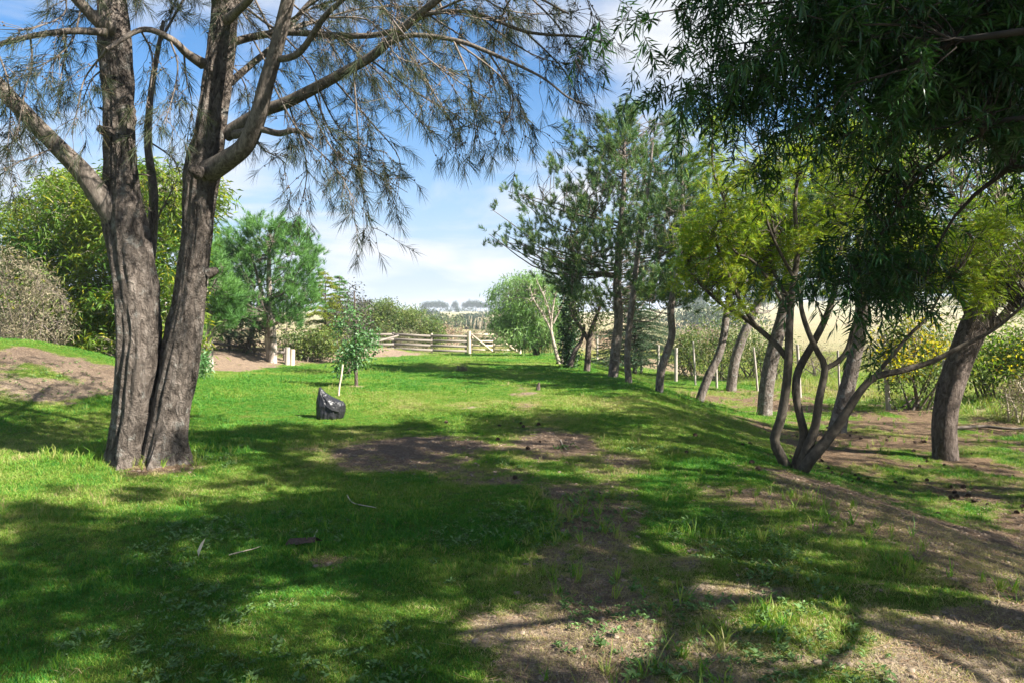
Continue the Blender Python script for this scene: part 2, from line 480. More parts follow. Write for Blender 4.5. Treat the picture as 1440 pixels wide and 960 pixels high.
M['white_bark'] = bark_mat('white_bark', (0.16, 0.13, 0.1), (0.32, 0.27, 0.22), (0.45, 0.4, 0.35), 12, 8, 0.4, 0.01)
M['pale_twig'] = plain_mat('pale_twig', (0.42, 0.35, 0.26), 0.8)
M['pod_twig'] = plain_mat('yew_pine_twig', (0.035, 0.028, 0.022), 0.9)
M['dark_twig'] = plain_mat('dark_twig', (0.12, 0.095, 0.075), 0.85)

M['oak_needle'] = leaf_mat('she_oak_needles', (0.03, 0.045, 0.022), (0.055, 0.068, 0.03), (0.1, 0.08, 0.045), 0.25, 0.6, 0.2, 1.0)
M['pod_leaf'] = leaf_mat('podocarp_leaves', (0.022, 0.068, 0.02), (0.042, 0.11, 0.028), None, 0.2, 0.38, 0.4, 2.5)
M['pine_needle'] = leaf_mat('pine_needles', (0.055, 0.125, 0.05), (0.11, 0.185, 0.06), (0.19, 0.2, 0.06), 0.3, 0.5, 0.3, 0.9)
M['pine_soft'] = leaf_mat('soft_pine_needles', (0.07, 0.17, 0.045), (0.125, 0.25, 0.06), None, 0.35, 0.5, 0.3, 1.0)
M['acacia_leaf'] = leaf_mat('feathery_leaves', (0.13, 0.215, 0.02), (0.23, 0.295, 0.028), (0.34, 0.32, 0.03), 0.5, 0.5, 0.2, 0.9)
M['acacia_leaf2'] = leaf_mat('feathery_green_leaves', (0.11, 0.2, 0.025), (0.19, 0.27, 0.035), (0.27, 0.29, 0.03), 0.5, 0.5, 0.2, 0.9)
M['bamboo_leaf'] = leaf_mat('bamboo_leaves', (0.07, 0.16, 0.025), (0.19, 0.25, 0.03), (0.3, 0.29, 0.03), 0.5, 0.45, 0.3, 0.55)
M['willow_leaf'] = leaf_mat('willowy_leaves', (0.11, 0.21, 0.06), (0.17, 0.27, 0.085), None, 0.4, 0.5, 0.3, 1.1)
M['shrub_leaf'] = leaf_mat('shrub_leaves', (0.08, 0.135, 0.035), (0.14, 0.185, 0.045), (0.19, 0.19, 0.06), 0.4, 0.5, 0.3, 0.9)
M['dry_leaf'] = leaf_mat('dry_shrub_twigs', (0.2, 0.17, 0.11), (0.26, 0.22, 0.14), (0.13, 0.16, 0.07), 0.25, 0.7, 0.2, 1.2, (1.1, 1.0, 0.8))
M['red_dry'] = leaf_mat('reddish_scrub', (0.26, 0.18, 0.12), (0.33, 0.25, 0.17), (0.2, 0.2, 0.09), 0.2, 0.8, 0.1, 0.3, (1.1, 1.0, 0.8))
M['cedar_leaf'] = leaf_mat('cedar_needles', (0.035, 0.07, 0.035), (0.065, 0.105, 0.05), None, 0.2, 0.55, 0.25, 1.5)
M['gold_leaf'] = leaf_mat('golden_conifer', (0.14, 0.19, 0.02), (0.22, 0.24, 0.025), None, 0.35, 0.5, 0.3, 1.2)
M['purple_leaf'] = leaf_mat('purple_leaves', (0.06, 0.07, 0.045), (0.08, 0.06, 0.06), None, 0.3, 0.5, 0.3, 2.0)
M['sapling_leaf'] = leaf_mat('sapling_leaves', (0.075, 0.17, 0.06), (0.12, 0.23, 0.085), None, 0.4, 0.4, 0.4, 1.5)
M['ivy_leaf'] = leaf_mat('ivy_leaves', (0.03, 0.07, 0.025), (0.05, 0.09, 0.03), None, 0.2, 0.45, 0.4, 1.5)
M['flax_leaf'] = leaf_mat('flax_leaves', (0.06, 0.075, 0.04), (0.12, 0.09, 0.06), (0.3, 0.24, 0.16), 0.2, 0.45, 0.4, 2.0)
M['yellow_flower'] = leaf_mat('yellow_leaves', (0.34, 0.29, 0.015), (0.42, 0.36, 0.02), (0.35, 0.22, 0.03), 0.5, 0.5, 0.2, 1.5)
M['far_leaf'] = leaf_mat('far_tree_leaves', (0.035, 0.06, 0.035), (0.055, 0.08, 0.045), None, 0.2, 0.6, 0.2, 0.1)
M['scrub_leaf'] = leaf_mat('scrub_leaves', (0.08, 0.11, 0.045), (0.12, 0.15, 0.06), (0.2, 0.18, 0.1), 0.25, 0.6, 0.2, 0.2)
M['pampas'] = leaf_mat('pampas_plumes', (0.5, 0.45, 0.34), (0.6, 0.54, 0.42), None, 0.3, 0.8, 0.1, 1.0, (1, 1, 0.9))
M['cone'] = plain_mat('cone_brown', (0.13, 0.095, 0.07), 0.85, 0.2, 0.4, 60)
M['pine_cone'] = plain_mat('pine_cone_brown', (0.075, 0.05, 0.035), 0.85, 0.2, 0.4, 60)
M['old_wood'] = wood_mat('weathered_wood', (0.12, 0.1, 0.085), (0.26, 0.225, 0.19))
M['new_wood'] = wood_mat('pale_wood', (0.42, 0.33, 0.24), (0.6, 0.5, 0.38))
M['post_wood'] = wood_mat('grey_post_wood', (0.22, 0.19, 0.16), (0.45, 0.4, 0.35), (30, 30, 3))
M['wire'] = plain_mat('dull_wire', (0.2, 0.2, 0.2), 0.5, 0.5)

# ------------------------------------------------------------------ ground
_patches = []   # (u, v, radius across m, radius along m, strength, colour index)  0 soil, 1 sand, 2 litter
def patch(u, v, rx, ry, s, c):
    g = G(u, v); _patches.append((g[0], g[1], rx, ry, s, c))
patch(585, 632, 1.05, 0.9, 1.15, 0); patch(520, 645, 0.5, 0.7, 0.8, 0)
patch(800, 630, 0.6, 1.4, 1.1, 0); patch(830, 700, 0.55, 1.0, 0.85, 0); patch(700, 660, .7, .8, .6, 0); patch(560, 720, .5, .4, .45, 0)
patch(663, 573, 0.5, 0.35, 1.0, 1); patch(745, 552, 0.25, 0.35, 0.9, 1); patch(705, 541, 0.3, 0.3, 0.5, 0)
patch(820, 802, 0.22, 0.16, 0.8, 1); patch(870, 890, 0.3, 0.3, 0.6, 1); patch(960, 790, 0.5, 0.35, 0.75, 1)
patch(1030, 830, 0.4, 0.25, 0.75, 1); patch(1180, 930, 0.5, 0.2, 0.85, 1); patch(1330, 945, 0.4, 0.2, 0.8, 1)
patch(710, 880, 0.35, 0.25, 0.75, 1); patch(800, 930, 0.3, 0.2, 0.6, 1); patch(640, 780, 0.3, 0.3, 0.4, 0)
patch(880, 655, 0.4, 0.6, 0.5, 0); patch(1080, 700, 0.7, 0.9, 0.95, 0); patch(1130, 745, 0.6, 0.7, 0.95, 0)
patch(470, 790, 0.25, 0.2, 0.4, 0); patch(205, 655, 0.75, 0.45, 0.85, 2); patch(300, 645, 0.5, 0.3, 0.4, 0)
patch(60, 512, 1.9, .8, 0.75, 0); patch(95, 540, 1.0, 0.9, 0.65, 1); patch(140, 530, 0.6, 1.0, 0.6, 0)
patch(360, 585, 0.3, 0.3, 0.4, 1); patch(505, 541, 0.5, 0.4, 0.7, 1); patch(200, 705, 0.3, 0.2, 0.4, 1)
patch(880, 505, 1.6, 1.6, 0.7, 2)
_pc = np.array([[0.195, 0.138, 0.105], [0.33, 0.265, 0.195], [0.17, 0.112, 0.072]])
def cover(x, y):
    """bare fraction 0..1 and bare colour of the ground"""
    x = np.asarray(x, float); y = np.asarray(y, float)
    n1 = fbm(x / 0.7 + 9, y / 0.7, 4); n2 = fbm(x / 2.3, y / 2.3 + 4, 3); n3 = fbm(x / 0.22, y / 0.22, 3)
    b = np.zeros_like(x); c = np.zeros(x.shape + (3,)); ws = np.full(x.shape, 1e-4)
    c += ws[..., None] * _pc[0]
    for (px, py, rx, ry, s, k) in _patches:
        g = s * gauss(x, y, px, py, rx, ry)
        b = np.maximum(b, g); c += g[..., None] * _pc[k]; ws = ws + g
    slope = sstep(2.0, 2.9, x) * (1 - sstep(6.5, 9.5, y)) * (1 - sstep(11, 14, x))
    floor_ = sstep(3.6, 5.0, x) * sstep(6, 8, y) * (1 - sstep(19, 25, y)) * (1 - sstep(10.5, 12.5, x + 0.25 * (y - 8)))
    sand = sstep(0.2, 1.2, x) * (1 - sstep(4.2, 5.6, y)) * 0.64
    cxk = np.interp(y, [2, 4, 5.5, 7, 9, 12, 15, 20], [.25, .45, .7, .75, .6, .35, .2, .0])
    track = np.exp(-((x - cxk) / .42) ** 2) * (.75 - .5 * sstep(9, 16, y)) * (1 - sstep(18, 24, y))
    for g, k in ((slope * 1.1, 0), (floor_ * 0.72, 2), (sand, 1), (track, 0)):
        b = np.maximum(b, g); c += g[..., None] * _pc[k]; ws = ws + g
    bank = ((-3.2 - -8.0) * (y - 18.0) - 20.0 * (x - -8.0)) / math.hypot(4.8, 20.0)
    g = sstep(-0.3, 0.6, bank) * sstep(15, 18, y) * (1 - sstep(39, 42, y)) * 0.8
    b = np.maximum(b, g); c += g[..., None] * np.array([0.27, 0.2, 0.15]); ws = ws + g
    c = c / ws[..., None]
    b = np.clip(b + (n1 - 0.5) * 1.5 * np.minimum(1, 0.3 + 2.2 * b) + (n2 - 0.55) * 0.7 + (n3 - 0.5) * 0.6, 0, 1)
    b = sstep(0.1, 1.0, b)
    return b, c
def far_field(x, y):
    f = np.maximum(sstep(38.5, 41, y), sstep(8.6, 10.5, x + 0.27 * (y - 17)))
    return np.maximum(f, sstep(-16, -22, -x) * 0 + sstep(16, 22, -x))

def grade(lo, fine_lo, fine_hi, hi, step, grow):
    a = list(np.arange(fine_lo, fine_hi, step)); s = step; q = fine_hi
    while q < hi: a.append(q); s *= grow; q += s
    a.append(hi); s = step; q = fine_lo - step; b = []
    while q > lo: b.append(q); s *= grow; q -= s
    b.append(lo); return np.array(b[::-1] + a)
gx = grade(-1600, -10.5, 10.5, 1600, 0.14, 1.11)
gy = grade(-60, 2.0, 17.0, 2600, 0.11, 1.055)
X, Y = np.meshgrid(gx, gy)
Z = H(X, Y)
mb = MB()
nx, ny = len(gx), len(gy)
idx = np.arange(nx * ny).reshape(ny, nx)
mb.add(np.stack([X, Y, Z], -1).reshape(-1, 3), np.stack([idx[:-1, :-1], idx[:-1, 1:], idx[1:, 1:], idx[1:, :-1]], -1).reshape(-1, 4))
bare, bcol = cover(X, Y)
ff = far_field(X, Y)
gn = fbm(X / 1.7 + 30, Y / 1.7, 3)[..., None]
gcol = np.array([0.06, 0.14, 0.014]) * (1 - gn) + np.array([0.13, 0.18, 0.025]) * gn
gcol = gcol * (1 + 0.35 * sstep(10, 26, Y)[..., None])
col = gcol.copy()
fn = fbm(X / 9.0, Y / 9.0 + 50, 4)[..., None]; fn2 = fbm(X / 40.0 + 7, Y / 16.0, 4)[..., None]
fcol = np.array([0.3, 0.25, 0.145]) * (1 - fn) + np.array([0.2, 0.2, 0.09]) * fn
red = sstep(0.5, 0.68, fn2) * (1 - sstep(140, 300, Y))[..., None]
fcol = fcol * (1 - 0.7 * red) + np.array([0.27, 0.19, 0.13]) * 0.7 * red
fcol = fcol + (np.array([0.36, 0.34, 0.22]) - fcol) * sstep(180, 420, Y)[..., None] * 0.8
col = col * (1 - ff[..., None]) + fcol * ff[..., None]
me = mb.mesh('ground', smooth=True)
at = me.color_attributes.new('cover', 'FLOAT_COLOR', 'POINT')
at.data.foreach_set('color', np.concatenate([col.reshape(-1, 3), np.ones((nx * ny, 1))], 1).astype(np.float32).ravel())
at = me.color_attributes.new('soil', 'FLOAT_COLOR', 'POINT')
at.data.foreach_set('color', np.concatenate([bcol.reshape(-1, 3), np.ones((nx * ny, 1))], 1).astype(np.float32).ravel())
at = me.attributes.new('bare', 'FLOAT', 'POINT'); at.data.foreach_set('value', (bare * (1 - ff)).astype(np.float32).ravel())
m, t = material('ground_soil_and_turf')
ca = t.nodes.new('ShaderNodeVertexColor'); ca.layer_name = 'cover'
wv = mapped(t, (1, 1, 1))
n_f = noise(t, wv, 45, 5, 0.7); n_m = noise(t, wv, 7, 5, 0.65)
so = t.nodes.new('ShaderNodeVertexColor'); so.layer_name = 'soil'
ba = t.nodes.new('ShaderNodeAttribute'); ba.attribute_name = 'bare'
n_a = noise(t, wv, 14, 5, 0.7); n_b = noise(t, wv, 90, 3, 0.7)
def madd(a_, k_, b_):
    q_ = t.nodes.new('ShaderNodeMath'); q_.operation = 'MULTIPLY_ADD'; q_.inputs[1].default_value = k_; t.links.new(a_, q_.inputs[0])
    if isinstance(b_, float): q_.inputs[2].default_value = b_
    else: t.links.new(b_, q_.inputs[2])
    return q_.outputs[0]
edge = ramp(t, madd(n_a, 1.1, madd(n_b, 0.7, madd(ba.outputs['Fac'], 1.0, -0.9))), [(0.38, 0.0), (0.62, 1.0)])
straw = ramp(t, n_b, [(0.52, 0.0), (0.66, 0.75)])
sc_ = mixc(t, straw, so.outputs[0], (0.36, 0.29, 0.19))
vt_ = ramp(t, noise(t, wv, 26, 4, 0.75), [(0.3, (0.62, 0.6, 0.58)), (0.6, (1.12, 1.12, 1.12))])
sc_ = mixc(t, 1.0, sc_, vt_, 'MULTIPLY')
gs_ = mixc(t, edge, ca.outputs[0], sc_)
c_ = mixc(t, 1.0, gs_, ramp(t, n_f, [(0.25, (0.5, 0.48, 0.46)), (0.75, (1.5, 1.5, 1.5))]), 'MULTIPLY')
c_ = mixc(t, 1.0, c_, ramp(t, n_m, [(0.3, (0.75, 0.75, 0.75)), (0.7, (1.22, 1.2, 1.15))]), 'MULTIPLY')
finish(t, principled(t, c_, 0.95, 0.1, madd(n_a, 1.2, madd(n_b, 0.35, n_f)), 1.0, 0.05).outputs[0])
me.materials.append(m)
ground = bpy.data.objects.new('ground', me); COL.objects.link(ground); ground['kind'] = 'structure'

# ------------------------------------------------------------------ she-oak: the big forked tree on the lawn
def px_tube(mb, pts, n, sides, d, amp=0.0, flare=0.0, cap=False, seed=1, knots=()):
    """trunk from photo pixels (u, v, width in px[, depth offset])"""
    w = np.array([P(p[0], p[1], d + (p[3] if len(p) > 3 else 0)) for p in pts])
    r = np.array([p[2] * (d + (p[3] if len(p) > 3 else 0)) / FPX / 2 for p in pts])
    disp = None
    if amp or flare:
        k = np.linspace(0, 1, n)[:, None]; L = np.linalg.norm(np.diff(w, axis=0), axis=1).sum()
        a = np.linspace(0, 2 * math.pi, sides, endpoint=False)[None, :]
        q = k * L
        ca, sa = np.cos(a) * 2.2 + seed * 7, np.sin(a) * 2.2
        disp = 1 + amp * 2 * (fbm(ca + q * 0.9, sa + q * 0.6 + seed, 3) - 0.5) + amp * 1.3 * (fbm(ca * 3.2 + 9 + q * 1.2, sa * 3.2 + q * 1.0, 3) - 0.5)
        disp = disp + amp * 0.55 * (fbm(ca * 9 + q * 2.5, sa * 9 + q * 2.2 + 4, 2) - 0.5)
        if flare:
            h = np.exp(-q / 0.28); disp = disp + flare * h * (0.2 + 0.8 * np.maximum(0, np.sin(a * 4 + seed + 0.6 * np.sin(a))))  
        for (kt, ka, kr, kh) in knots:
            da = np.abs((a - ka + math.pi) % (2 * math.pi) - math.pi)
            e = np.hypot((q - kt * L) / kr, da * 0.18 / kr)
            disp = disp + kh * (np.exp(-e ** 2) - 0.9 * np.exp(-(e / 0.42) ** 2))
    return tube(mb, w, r, n, sides, 0, cap, disp)

gb = G(206, 648); D0 = gb[1]
oak = thing('she_oak_tree', 'large she-oak with forked double trunk, drooping needles and small cones, on lawn beside black bag', 'tree', (gb[0], gb[1], gb[2]))
t1, t2, lm = MB(), MB(), MB()
pa = px_tube(t1, [(184, 664, 53.9, -.02), (184, 640, 50.5, 0), (190, 570, 48.7, .02), (196, 490, 50.5, .02), (192, 430, 50.5, .04), (184, 370, 52.2, .06), (177, 320, 53.9, .08),
                  (174, 275, 43.5, .08), (171, 220, 38.3, .1), (168, 140, 38.3, .12), (163, 70, 40.0, .14), (158, 0, 34.8, .2), (150, -90, 29.6, .3), (140, -200, 22.6, .5), (120, -330, 13.9, .8)],
             260, 72, D0, 0.26, 0.55, seed=1, knots=((0.35, 4.2, 0.06, 0.25), (0.47, 4.6, 0.07, 0.28), (0.42, 5.6, 0.05, 0.2), (0.24, 4.9, 0.08, 0.15)))
pb = px_tube(t2, [(232, 668, 57.4, 0), (233, 640, 53.9, .05), (240, 580, 47.0, .08), (254, 510, 48.5, .1), (266, 440, 42.3, .1), (273, 380, 39.1, .1), (278, 330, 36.8, .1), (281, 280, 39.1, .1), (286, 240, 42.3, .1),
                  (296, 190, 36.0, .12), (304, 130, 34.5, .14), (312, 60, 36.0, .16), (317, 0, 32.9, .2), (322, -90, 28.2, .3), (330, -220, 20.3, .4), (345, -350, 11.8, .5)],
             260, 72, D0, 0.25, 0.55, seed=2, knots=((0.33, 4.6, 0.07, 0.3), (0.27, 4.4, 0.06, 0.2), (0.38, 4.2, 0.05, 0.2)))
ta = t1.build('trunk', M['oak_bark'], oak, smooth=True); tb = t2.build('trunk', M['oak_bark'], oak, smooth=True)
for own, pts_ in ((tb, [(292, 385, 17, .08), (300, 382, 13, .08), (306, 379, 8, .08)]), (ta, [(155, 188, 18, 0), (145, 184, 13, -.05), (138, 180, 9, -.06)]), (tb, [(280, 244, 20, -.15), (272, 240, 14, -.22), (266, 236, 9, -.25)])):
    m_ = MB(); px_tube(m_, pts_, 10, 14, D0, .12, cap=True, seed=len(pts_)); m_.build('broken_stub', M['oak_bark'], own, base=tuple(oak.location), smooth=True)
limbs = []
def limb(pts, n=60, sides=18, amp=0.08, d=None):
    m_ = MB(); p = px_tube(m_, pts, n, sides, D0 if d is None else d, amp, seed=len(limbs) + 3, cap=True)
    limbs.append(p); m_.build('limb', M['oak_branch'], oak, smooth=True); return p
limb([(176, 322, 41.4, .06), (152, 292, 34.2, .0), (118, 245, 27.0, -.1), (82, 208, 24.3, -.2), (45, 170, 22.5, -.3), (5, 128, 22.5, -.4), (-60, 60, 19.8, -.6), (-130, 0, 14.4, -.8)])
limb([(205, 410, 13, .35), (209, 380, 14, .42), (214, 330, 14, .48), (216, 270, 12, .5), (208, 200, 10, .6), (214, 120, 8, .7), (230, 30, 5, .8)], 40, 12)
limb([(288, 245, 30.6, .05), (318, 226, 27.0, -.1), (345, 204, 24.3, -.2), (362, 165, 22.5, -.3), (374, 120, 21.6, -.35), (388, 70, 19.8, -.4), (404, 5, 18.0, -.45), (425, -90, 14.4, -.5), (450, -180, 9.0, -.5)])
limb([(318, 190, 19.8, .2), (345, 172, 18.0, .1), (372, 156, 17.1, 0), (400, 146, 16.2, -.1), (440, 126, 15.3, -.2), (480, 104, 13.5, -.3), (522, 80, 12.6, -.4), (556, 50, 11.7, -.5), (590, 20, 10.8, -.6), (625, -8, 9.0, -.7), (690, -70, 7.2, -.9)])
limb([(330, 190, 12.6, -.1), (362, 182, 9.9, -.25), (392, 188, 9.0, -.3), (415, 184, 7.2, -.35), (440, 195, 4.5, -.4)], 24, 10)
limb([(160, 40, 23.4, 0), (140, 32, 18.0, -.1), (118, 10, 15.3, -.2), (95, -15, 12.6, -.3), (60, -60, 9.0, -.5)], 24, 12)
limb([(150, 46, 10.8, -.15), (100, 44, 9.0, -.4), (50, 50, 8.1, -.5), (0, 62, 6.3, -.6), (-60, 75, 4.5, -.8)], 24, 8)
limb([(285, 90, 16.2, -.1), (262, 75, 11.7, -.3), (240, 55, 9.0, -.5), (200, 42, 7.2, -.6), (150, 70, 5.4, -.8)], 24, 10)
limb([(300, 70, 12.6, .3), (345, 55, 10.8, .4), (400, 46, 9.9, .4), (470, 50, 9.0, .3), (525, 50, 8.1, .2), (570, 38, 7.2, .1), (604, 20, 6.3, 0), (665, 18, 5.4, -.2), (740, 45, 4.5, -.3), (815, 52, 3.6, -.4), (850, 62, 2.7, -.4)], 60, 8)
limb([(545, 62, 8.1, -.5), (580, 50, 7.2, -.6), (640, 57, 6.3, -.7), (690, 75, 5.4, -.8), (760, 108, 3.6, -.9), (800, 138, 2.7, -1), (832, 150, 1.8, -1)], 40, 8)
limb([(380, 85, 10.8, -.3), (420, 75, 9.0, -.6), (460, 20, 7.2, -.9), (520, -30, 5.4, -1.1)], 24, 8)
limb([(320, 120, 10.8, .3), (355, 90, 9.0, .5), (390, 60, 8.1, .7), (430, 10, 6.3, .9), (480, -40, 4.5, 1.0)], 24, 8)
limb([(318, 30, 12.6, -.2), (350, 0, 9.9, -.6), (390, -50, 7.2, -1.0)], 16, 8)
limb([(330, 10, 12.6, .4), (400, -40, 9.0, .3), (520, -60, 7.2, 0), (640, -40, 5.4, -.3), (740, -10, 3.6, -.5), (800, 20, 2.7, -.6)], 40, 8)
# drooping sprays
hang = [[(500, 96), (503, 180), (508, 255), (526, 330)], [(440, 128), (470, 195), (520, 240), (572, 272)], [(520, 85), (580, 128), (640, 162), (694, 190)],
        [(560, 50), (600, 115), (630, 165), (652, 205)], [(640, 57), (700, 105), (735, 155), (747, 205)], [(412, 148), (428, 215), (430, 255), (418, 305)],
        [(380, 110), (420, 185), (470, 235), (500, 290)], [(470, 110), (520, 170), (560, 220), (560, 262)], [(600, 20), (660, 60), (690, 100), (700, 160)],
        [(665, 18), (720, 60), (770, 85), (822, 92)], [(740, 45), (790, 95), (812, 135), (830, 180)], [(480, 50), (540, 110), (580, 160), (610, 190)],
        [(400, 46), (440, 100), (455, 170), (470, 205)], [(345, 172), (370, 210), (395, 225), (400, 250)], [(430, 130), (455, 190), (480, 225), (505, 235)],
        [(520, -20), (580, 60), (640, 110), (690, 140)], [(300, 70), (340, 110), (350, 160), (345, 205)], [(360, 60), (385, 110), (400, 150), (400, 180)],
        [(240, 55), (250, 90), (245, 130), (232, 175)], [(200, 42), (215, 80), (212, 130), (205, 180)], [(262, 75), (262, 110), (270, 150), (262, 200)],
        [(100, 44), (90, 80), (85, 110), (80, 140)], [(50, 50), (45, 90), (35, 130), (25, 190)], [(0, 62), (10, 110), (15, 160), (10, 230)], [(118, 10), (100, 60), (60, 90), (20, 100)],
        [(150, 70), (120, 110), (110, 150), (100, 190)], [(82, 208), (60, 215), (35, 225), (15, 225)], [(45, 170), (30, 190), (5, 210), (-20, 240)], [(5, 128), (15, 150), (25, 170), (30, 200)],
        [(213, 330), (225, 300), (240, 270), (245, 250)], [(214, 200), (240, 220), (252, 240), (255, 260)], [(214, 250), (200, 245), (190, 250), (185, 262)],
        [(460, 20), (520, 30), (560, 80), (600, 90)], [(590, 20), (640, 20), (700, 30), (760, 20)], [(640, -40), (700, 10), (770, 20), (830, 12)], [(690, 75), (720, 130), (715, 165), (705, 180)],
        [(740, -10), (780, 30), (800, 60), (820, 110)], [(430, 10), (470, 70), (500, 130), (510, 170)], [(405, 0), (440, 30), (490, 60), (530, 90)], [(450, 125), (470, 170), (500, 200), (545, 215)],
        [(640, 57), (660, 110), (665, 150), (668, 190)], [(120, -20), (90, 20), (40, 40), (-10, 40)], [(165, 90), (135, 105), (120, 130), (112, 165)], [(330, -20), (350, 30), (390, 60), (430, 90)]]
net_main = netof(*limbs, pa[pa[:, 2] > 3.0], pb[pb[:, 2] > 3.0])
tw, nd, cn = MB(), MB(), MB()
hp = []
for h in hang:
    a0 = P(h[0][0], h[0][1], D0); i = np.argmin(np.abs((net_main[:, :3] - np.array([0, 0, CAMZ]))[:, 0] / net_main[:, 1] - (h[0][0] - CU) / FPX)
        + np.abs((net_main[:, 2] - CAMZ) / net_main[:, 1] - (a0[2] - CAMZ) / a0[1]))
    d0 = net_main[i, 1]; dd = np.cumsum(np.concatenate([[0], rng.normal(0, 0.22, 3)]))
    pts = [net_main[i, :3]] + [P(u, v, d0 + q) for (u, v), q in zip(h[1:], dd[1:])]
    hp.append(tube(tw, pts, [0.011, 0.008, 0.006, 0.003], 16, 5, 0.004))
# the crown above the picture, lighter
for k in range(46):
    i = rng.integers(len(net_main)); 
    src = net_main[net_main[:, 2] > 4.6]; s = src[rng.integers(len(src)), :3]
    e = s + norm(np.array([rng.normal(), rng.normal(), rng.uniform(-0.1, 0.7)])) * rng.uniform(0.9, 2.0)
    hp.append(tube(tw, [s, (s + e) / 2 + [0, 0, 0.15], e, e + np.array([rng.normal(0, .15), rng.normal(0, .15), -0.35])], [0.016, 0.011, 0.008, 0.003], 12, 4, 0.004))
def oak_sprays(hp, per_m):
    B, Dv = [], []
    for p in hp:
        L = np.linalg.norm(np.diff(p[:, :3], axis=0), axis=1).sum(); n = max(3, int(L * per_m))
        q = resample(p[:, :3], 60); i = (rng.uniform(0.08, 1, n) ** 0.85 * 58).astype(int)
        tan = norm(q[np.minimum(i + 1, 59)] - q[i])
        d = tan * 0.9 + rng.normal(0, 0.65, (n, 3)) + np.array([0, 0, -0.12])
        B.append(q[i]); Dv.append(norm(d))
    return np.concatenate(B), np.concatenate(Dv)
B, Dv = oak_sprays(hp, 14)
L = rng.uniform(0.14, 0.5, len(B))
K = 6; tt = np.linspace(0, 1, K)[None, :, None]
tp = B[:, None] + Dv[:, None] * L[:, None, None] * tt - np.array([0, 0, 1.0]) * (L[:, None, None] * 0.3 * tt ** 2) + rng.normal(0, 0.012, (len(B), K, 3)) * tt
tubes(tw, tp, np.linspace(0.0042, 0.0014, K)[None].repeat(len(B), 0), 3)
ends = tp[:, -1]; ed = norm(tp[:, -1] - tp[:, -2])
brush(nd, ends - ed * 0.12, ed, 0.13, 22, 0.17, 0.75, 0.0036, 0.12)
midp = tp[:, 3]; md = norm(tp[:, 4] - tp[:, 3])
k = rng.random(len(midp)) < 0.6
brush(nd, midp[k], md[k], 0.10, 14, 0.15, 0.8, 0.0034, 0.14)
# little woody cones strung on the twigs
def blob(mb, C, r, sides=5):
    o = np.array([[0, 0, 1], [1, 0, 0.2], [0.3, 0.95, 0.2], [-0.8, 0.58, 0.1], [-0.8, -0.58, 0.2], [0.3, -0.95, 0.1], [0, 0, -1]])
    f = np.array([[0, 1, 2], [0, 2, 3], [0, 3, 4], [0, 4, 5], [0, 5, 1], [6, 2, 1], [6, 3, 2], [6, 4, 3], [6, 5, 4], [6, 1, 5]])
    r = np.broadcast_to(r, len(C))
    mb.add((C[:, None] + o[None] * r[:, None, None]).reshape(-1, 3), (np.arange(len(C))[:, None, None] * 7 + f).reshape(-1, 3))
k = np.where(rng.random(len(B)) < 0.55)[0]
for rep in range(6):
    i = k[rng.random(len(k)) < 0.8]; f = rng.random(len(i)) * (K - 1.01); j = f.astype(int); g = (f - j)[:, None]
    c = tp[i, j] * (1 - g) + tp[i, j + 1] * g + rng.normal(0, 0.009, (len(i), 3))
    blob(cn, c, rng.uniform(0.007, 0.0125, len(i)))
tw.build('twigs', M['oak_twig'], oak, kind='stuff'); nd.build('crown', M['oak_needle'], oak, kind='stuff'); cn.build('cones', M['cone'], oak, kind='stuff')
print('she oak needles', nd.n)

# holes cut into the crowns along sun rays to light chosen ground spots
_gaps = np.array([G(u, v) for u, v in ((850, 772), (905, 785), (960, 800), (1010, 818), (1060, 835), (1110, 855), (1130, 925), (1230, 930), (1330, 945), (880, 880), (650, 870), (380, 850),
                                       (20, 700), (100, 700), (180, 715), (250, 715), (330, 700), (400, 690), (950, 655), (1300, 850), (1400, 800), (1350, 720))])
def open_to_sun(C, r=0.26):
    s_ = np.array(SUN); v = C[:, None] - _gaps[None]; a = (v @ s_)[..., None]
    return C[np.linalg.norm(v - a * s_, axis=2).min(1) > r]
# ------------------------------------------------------------------ podocarp hanging over the path
gb = np.array([5.6, 1.9, H(5.6, 1.9)])
pod = thing('yew_pine_tree', 'dark yew pine with drooping strap-leaved branches hanging overhead above the bare slope', 'tree', gb)
tk, lmb, lf, twg = MB(), MB(), MB(), MB()
tr = tube(tk, [gb - [0, 0, .1], gb + [.05, .1, 1.2], gb + [-.1, .3, 2.6], gb + [-.1, .3, 4.2], gb + [.1, .2, 6.0], gb + [.1, .1, 8.0]], [.26, .2, .17, .13, .09, .03], 60, 20, 0)
tk.build('trunk', M['thick_bark'], pod, smooth=True)
pl = []
for pts, r in (([(5.5, 2.2, 2.9), P(1480, 40, 3.4), P(1330, 60, 3.9), P(1180, 60, 4.3), P(1050, 60, 4.5), P(950, 90, 4.6)], .022),
               ([(5.5, 2.2, 2.5), P(1500, 160, 3.6), P(1380, 190, 4.0), P(1290, 250, 4.3), P(1240, 330, 4.5), P(1190, 400, 4.5)], .02),
               ([(5.5, 2.3, 3.2), P(1450, -60, 4.2), P(1280, -20, 4.5), P(1100, 0, 4.6), P(960, 10, 4.6), P(880, 25, 4.6)], .02),
               ([(5.5, 2.3, 2.7), P(1480, 110, 4.4), P(1300, 140, 4.9), P(1150, 170, 5.2), P(1060, 200, 5.2)], .02),
               ([(5.5, 2.2, 2.4), P(1520, 230, 3.8), P(1420, 240, 4.1), P(1340, 310, 4.3), P(1300, 400, 4.3)], .03),
               ([(5.5, 2.3, 2.9), P(1450, 60, 4.6), P(1330, 120, 5.0), P(1240, 230, 5.2), P(1200, 300, 5.2)], .03)):
    pl.append(tube(lmb, pts, [r, r * .8, r * .6, r * .4, r * .25, r * .12], 30, 7, 0.004))
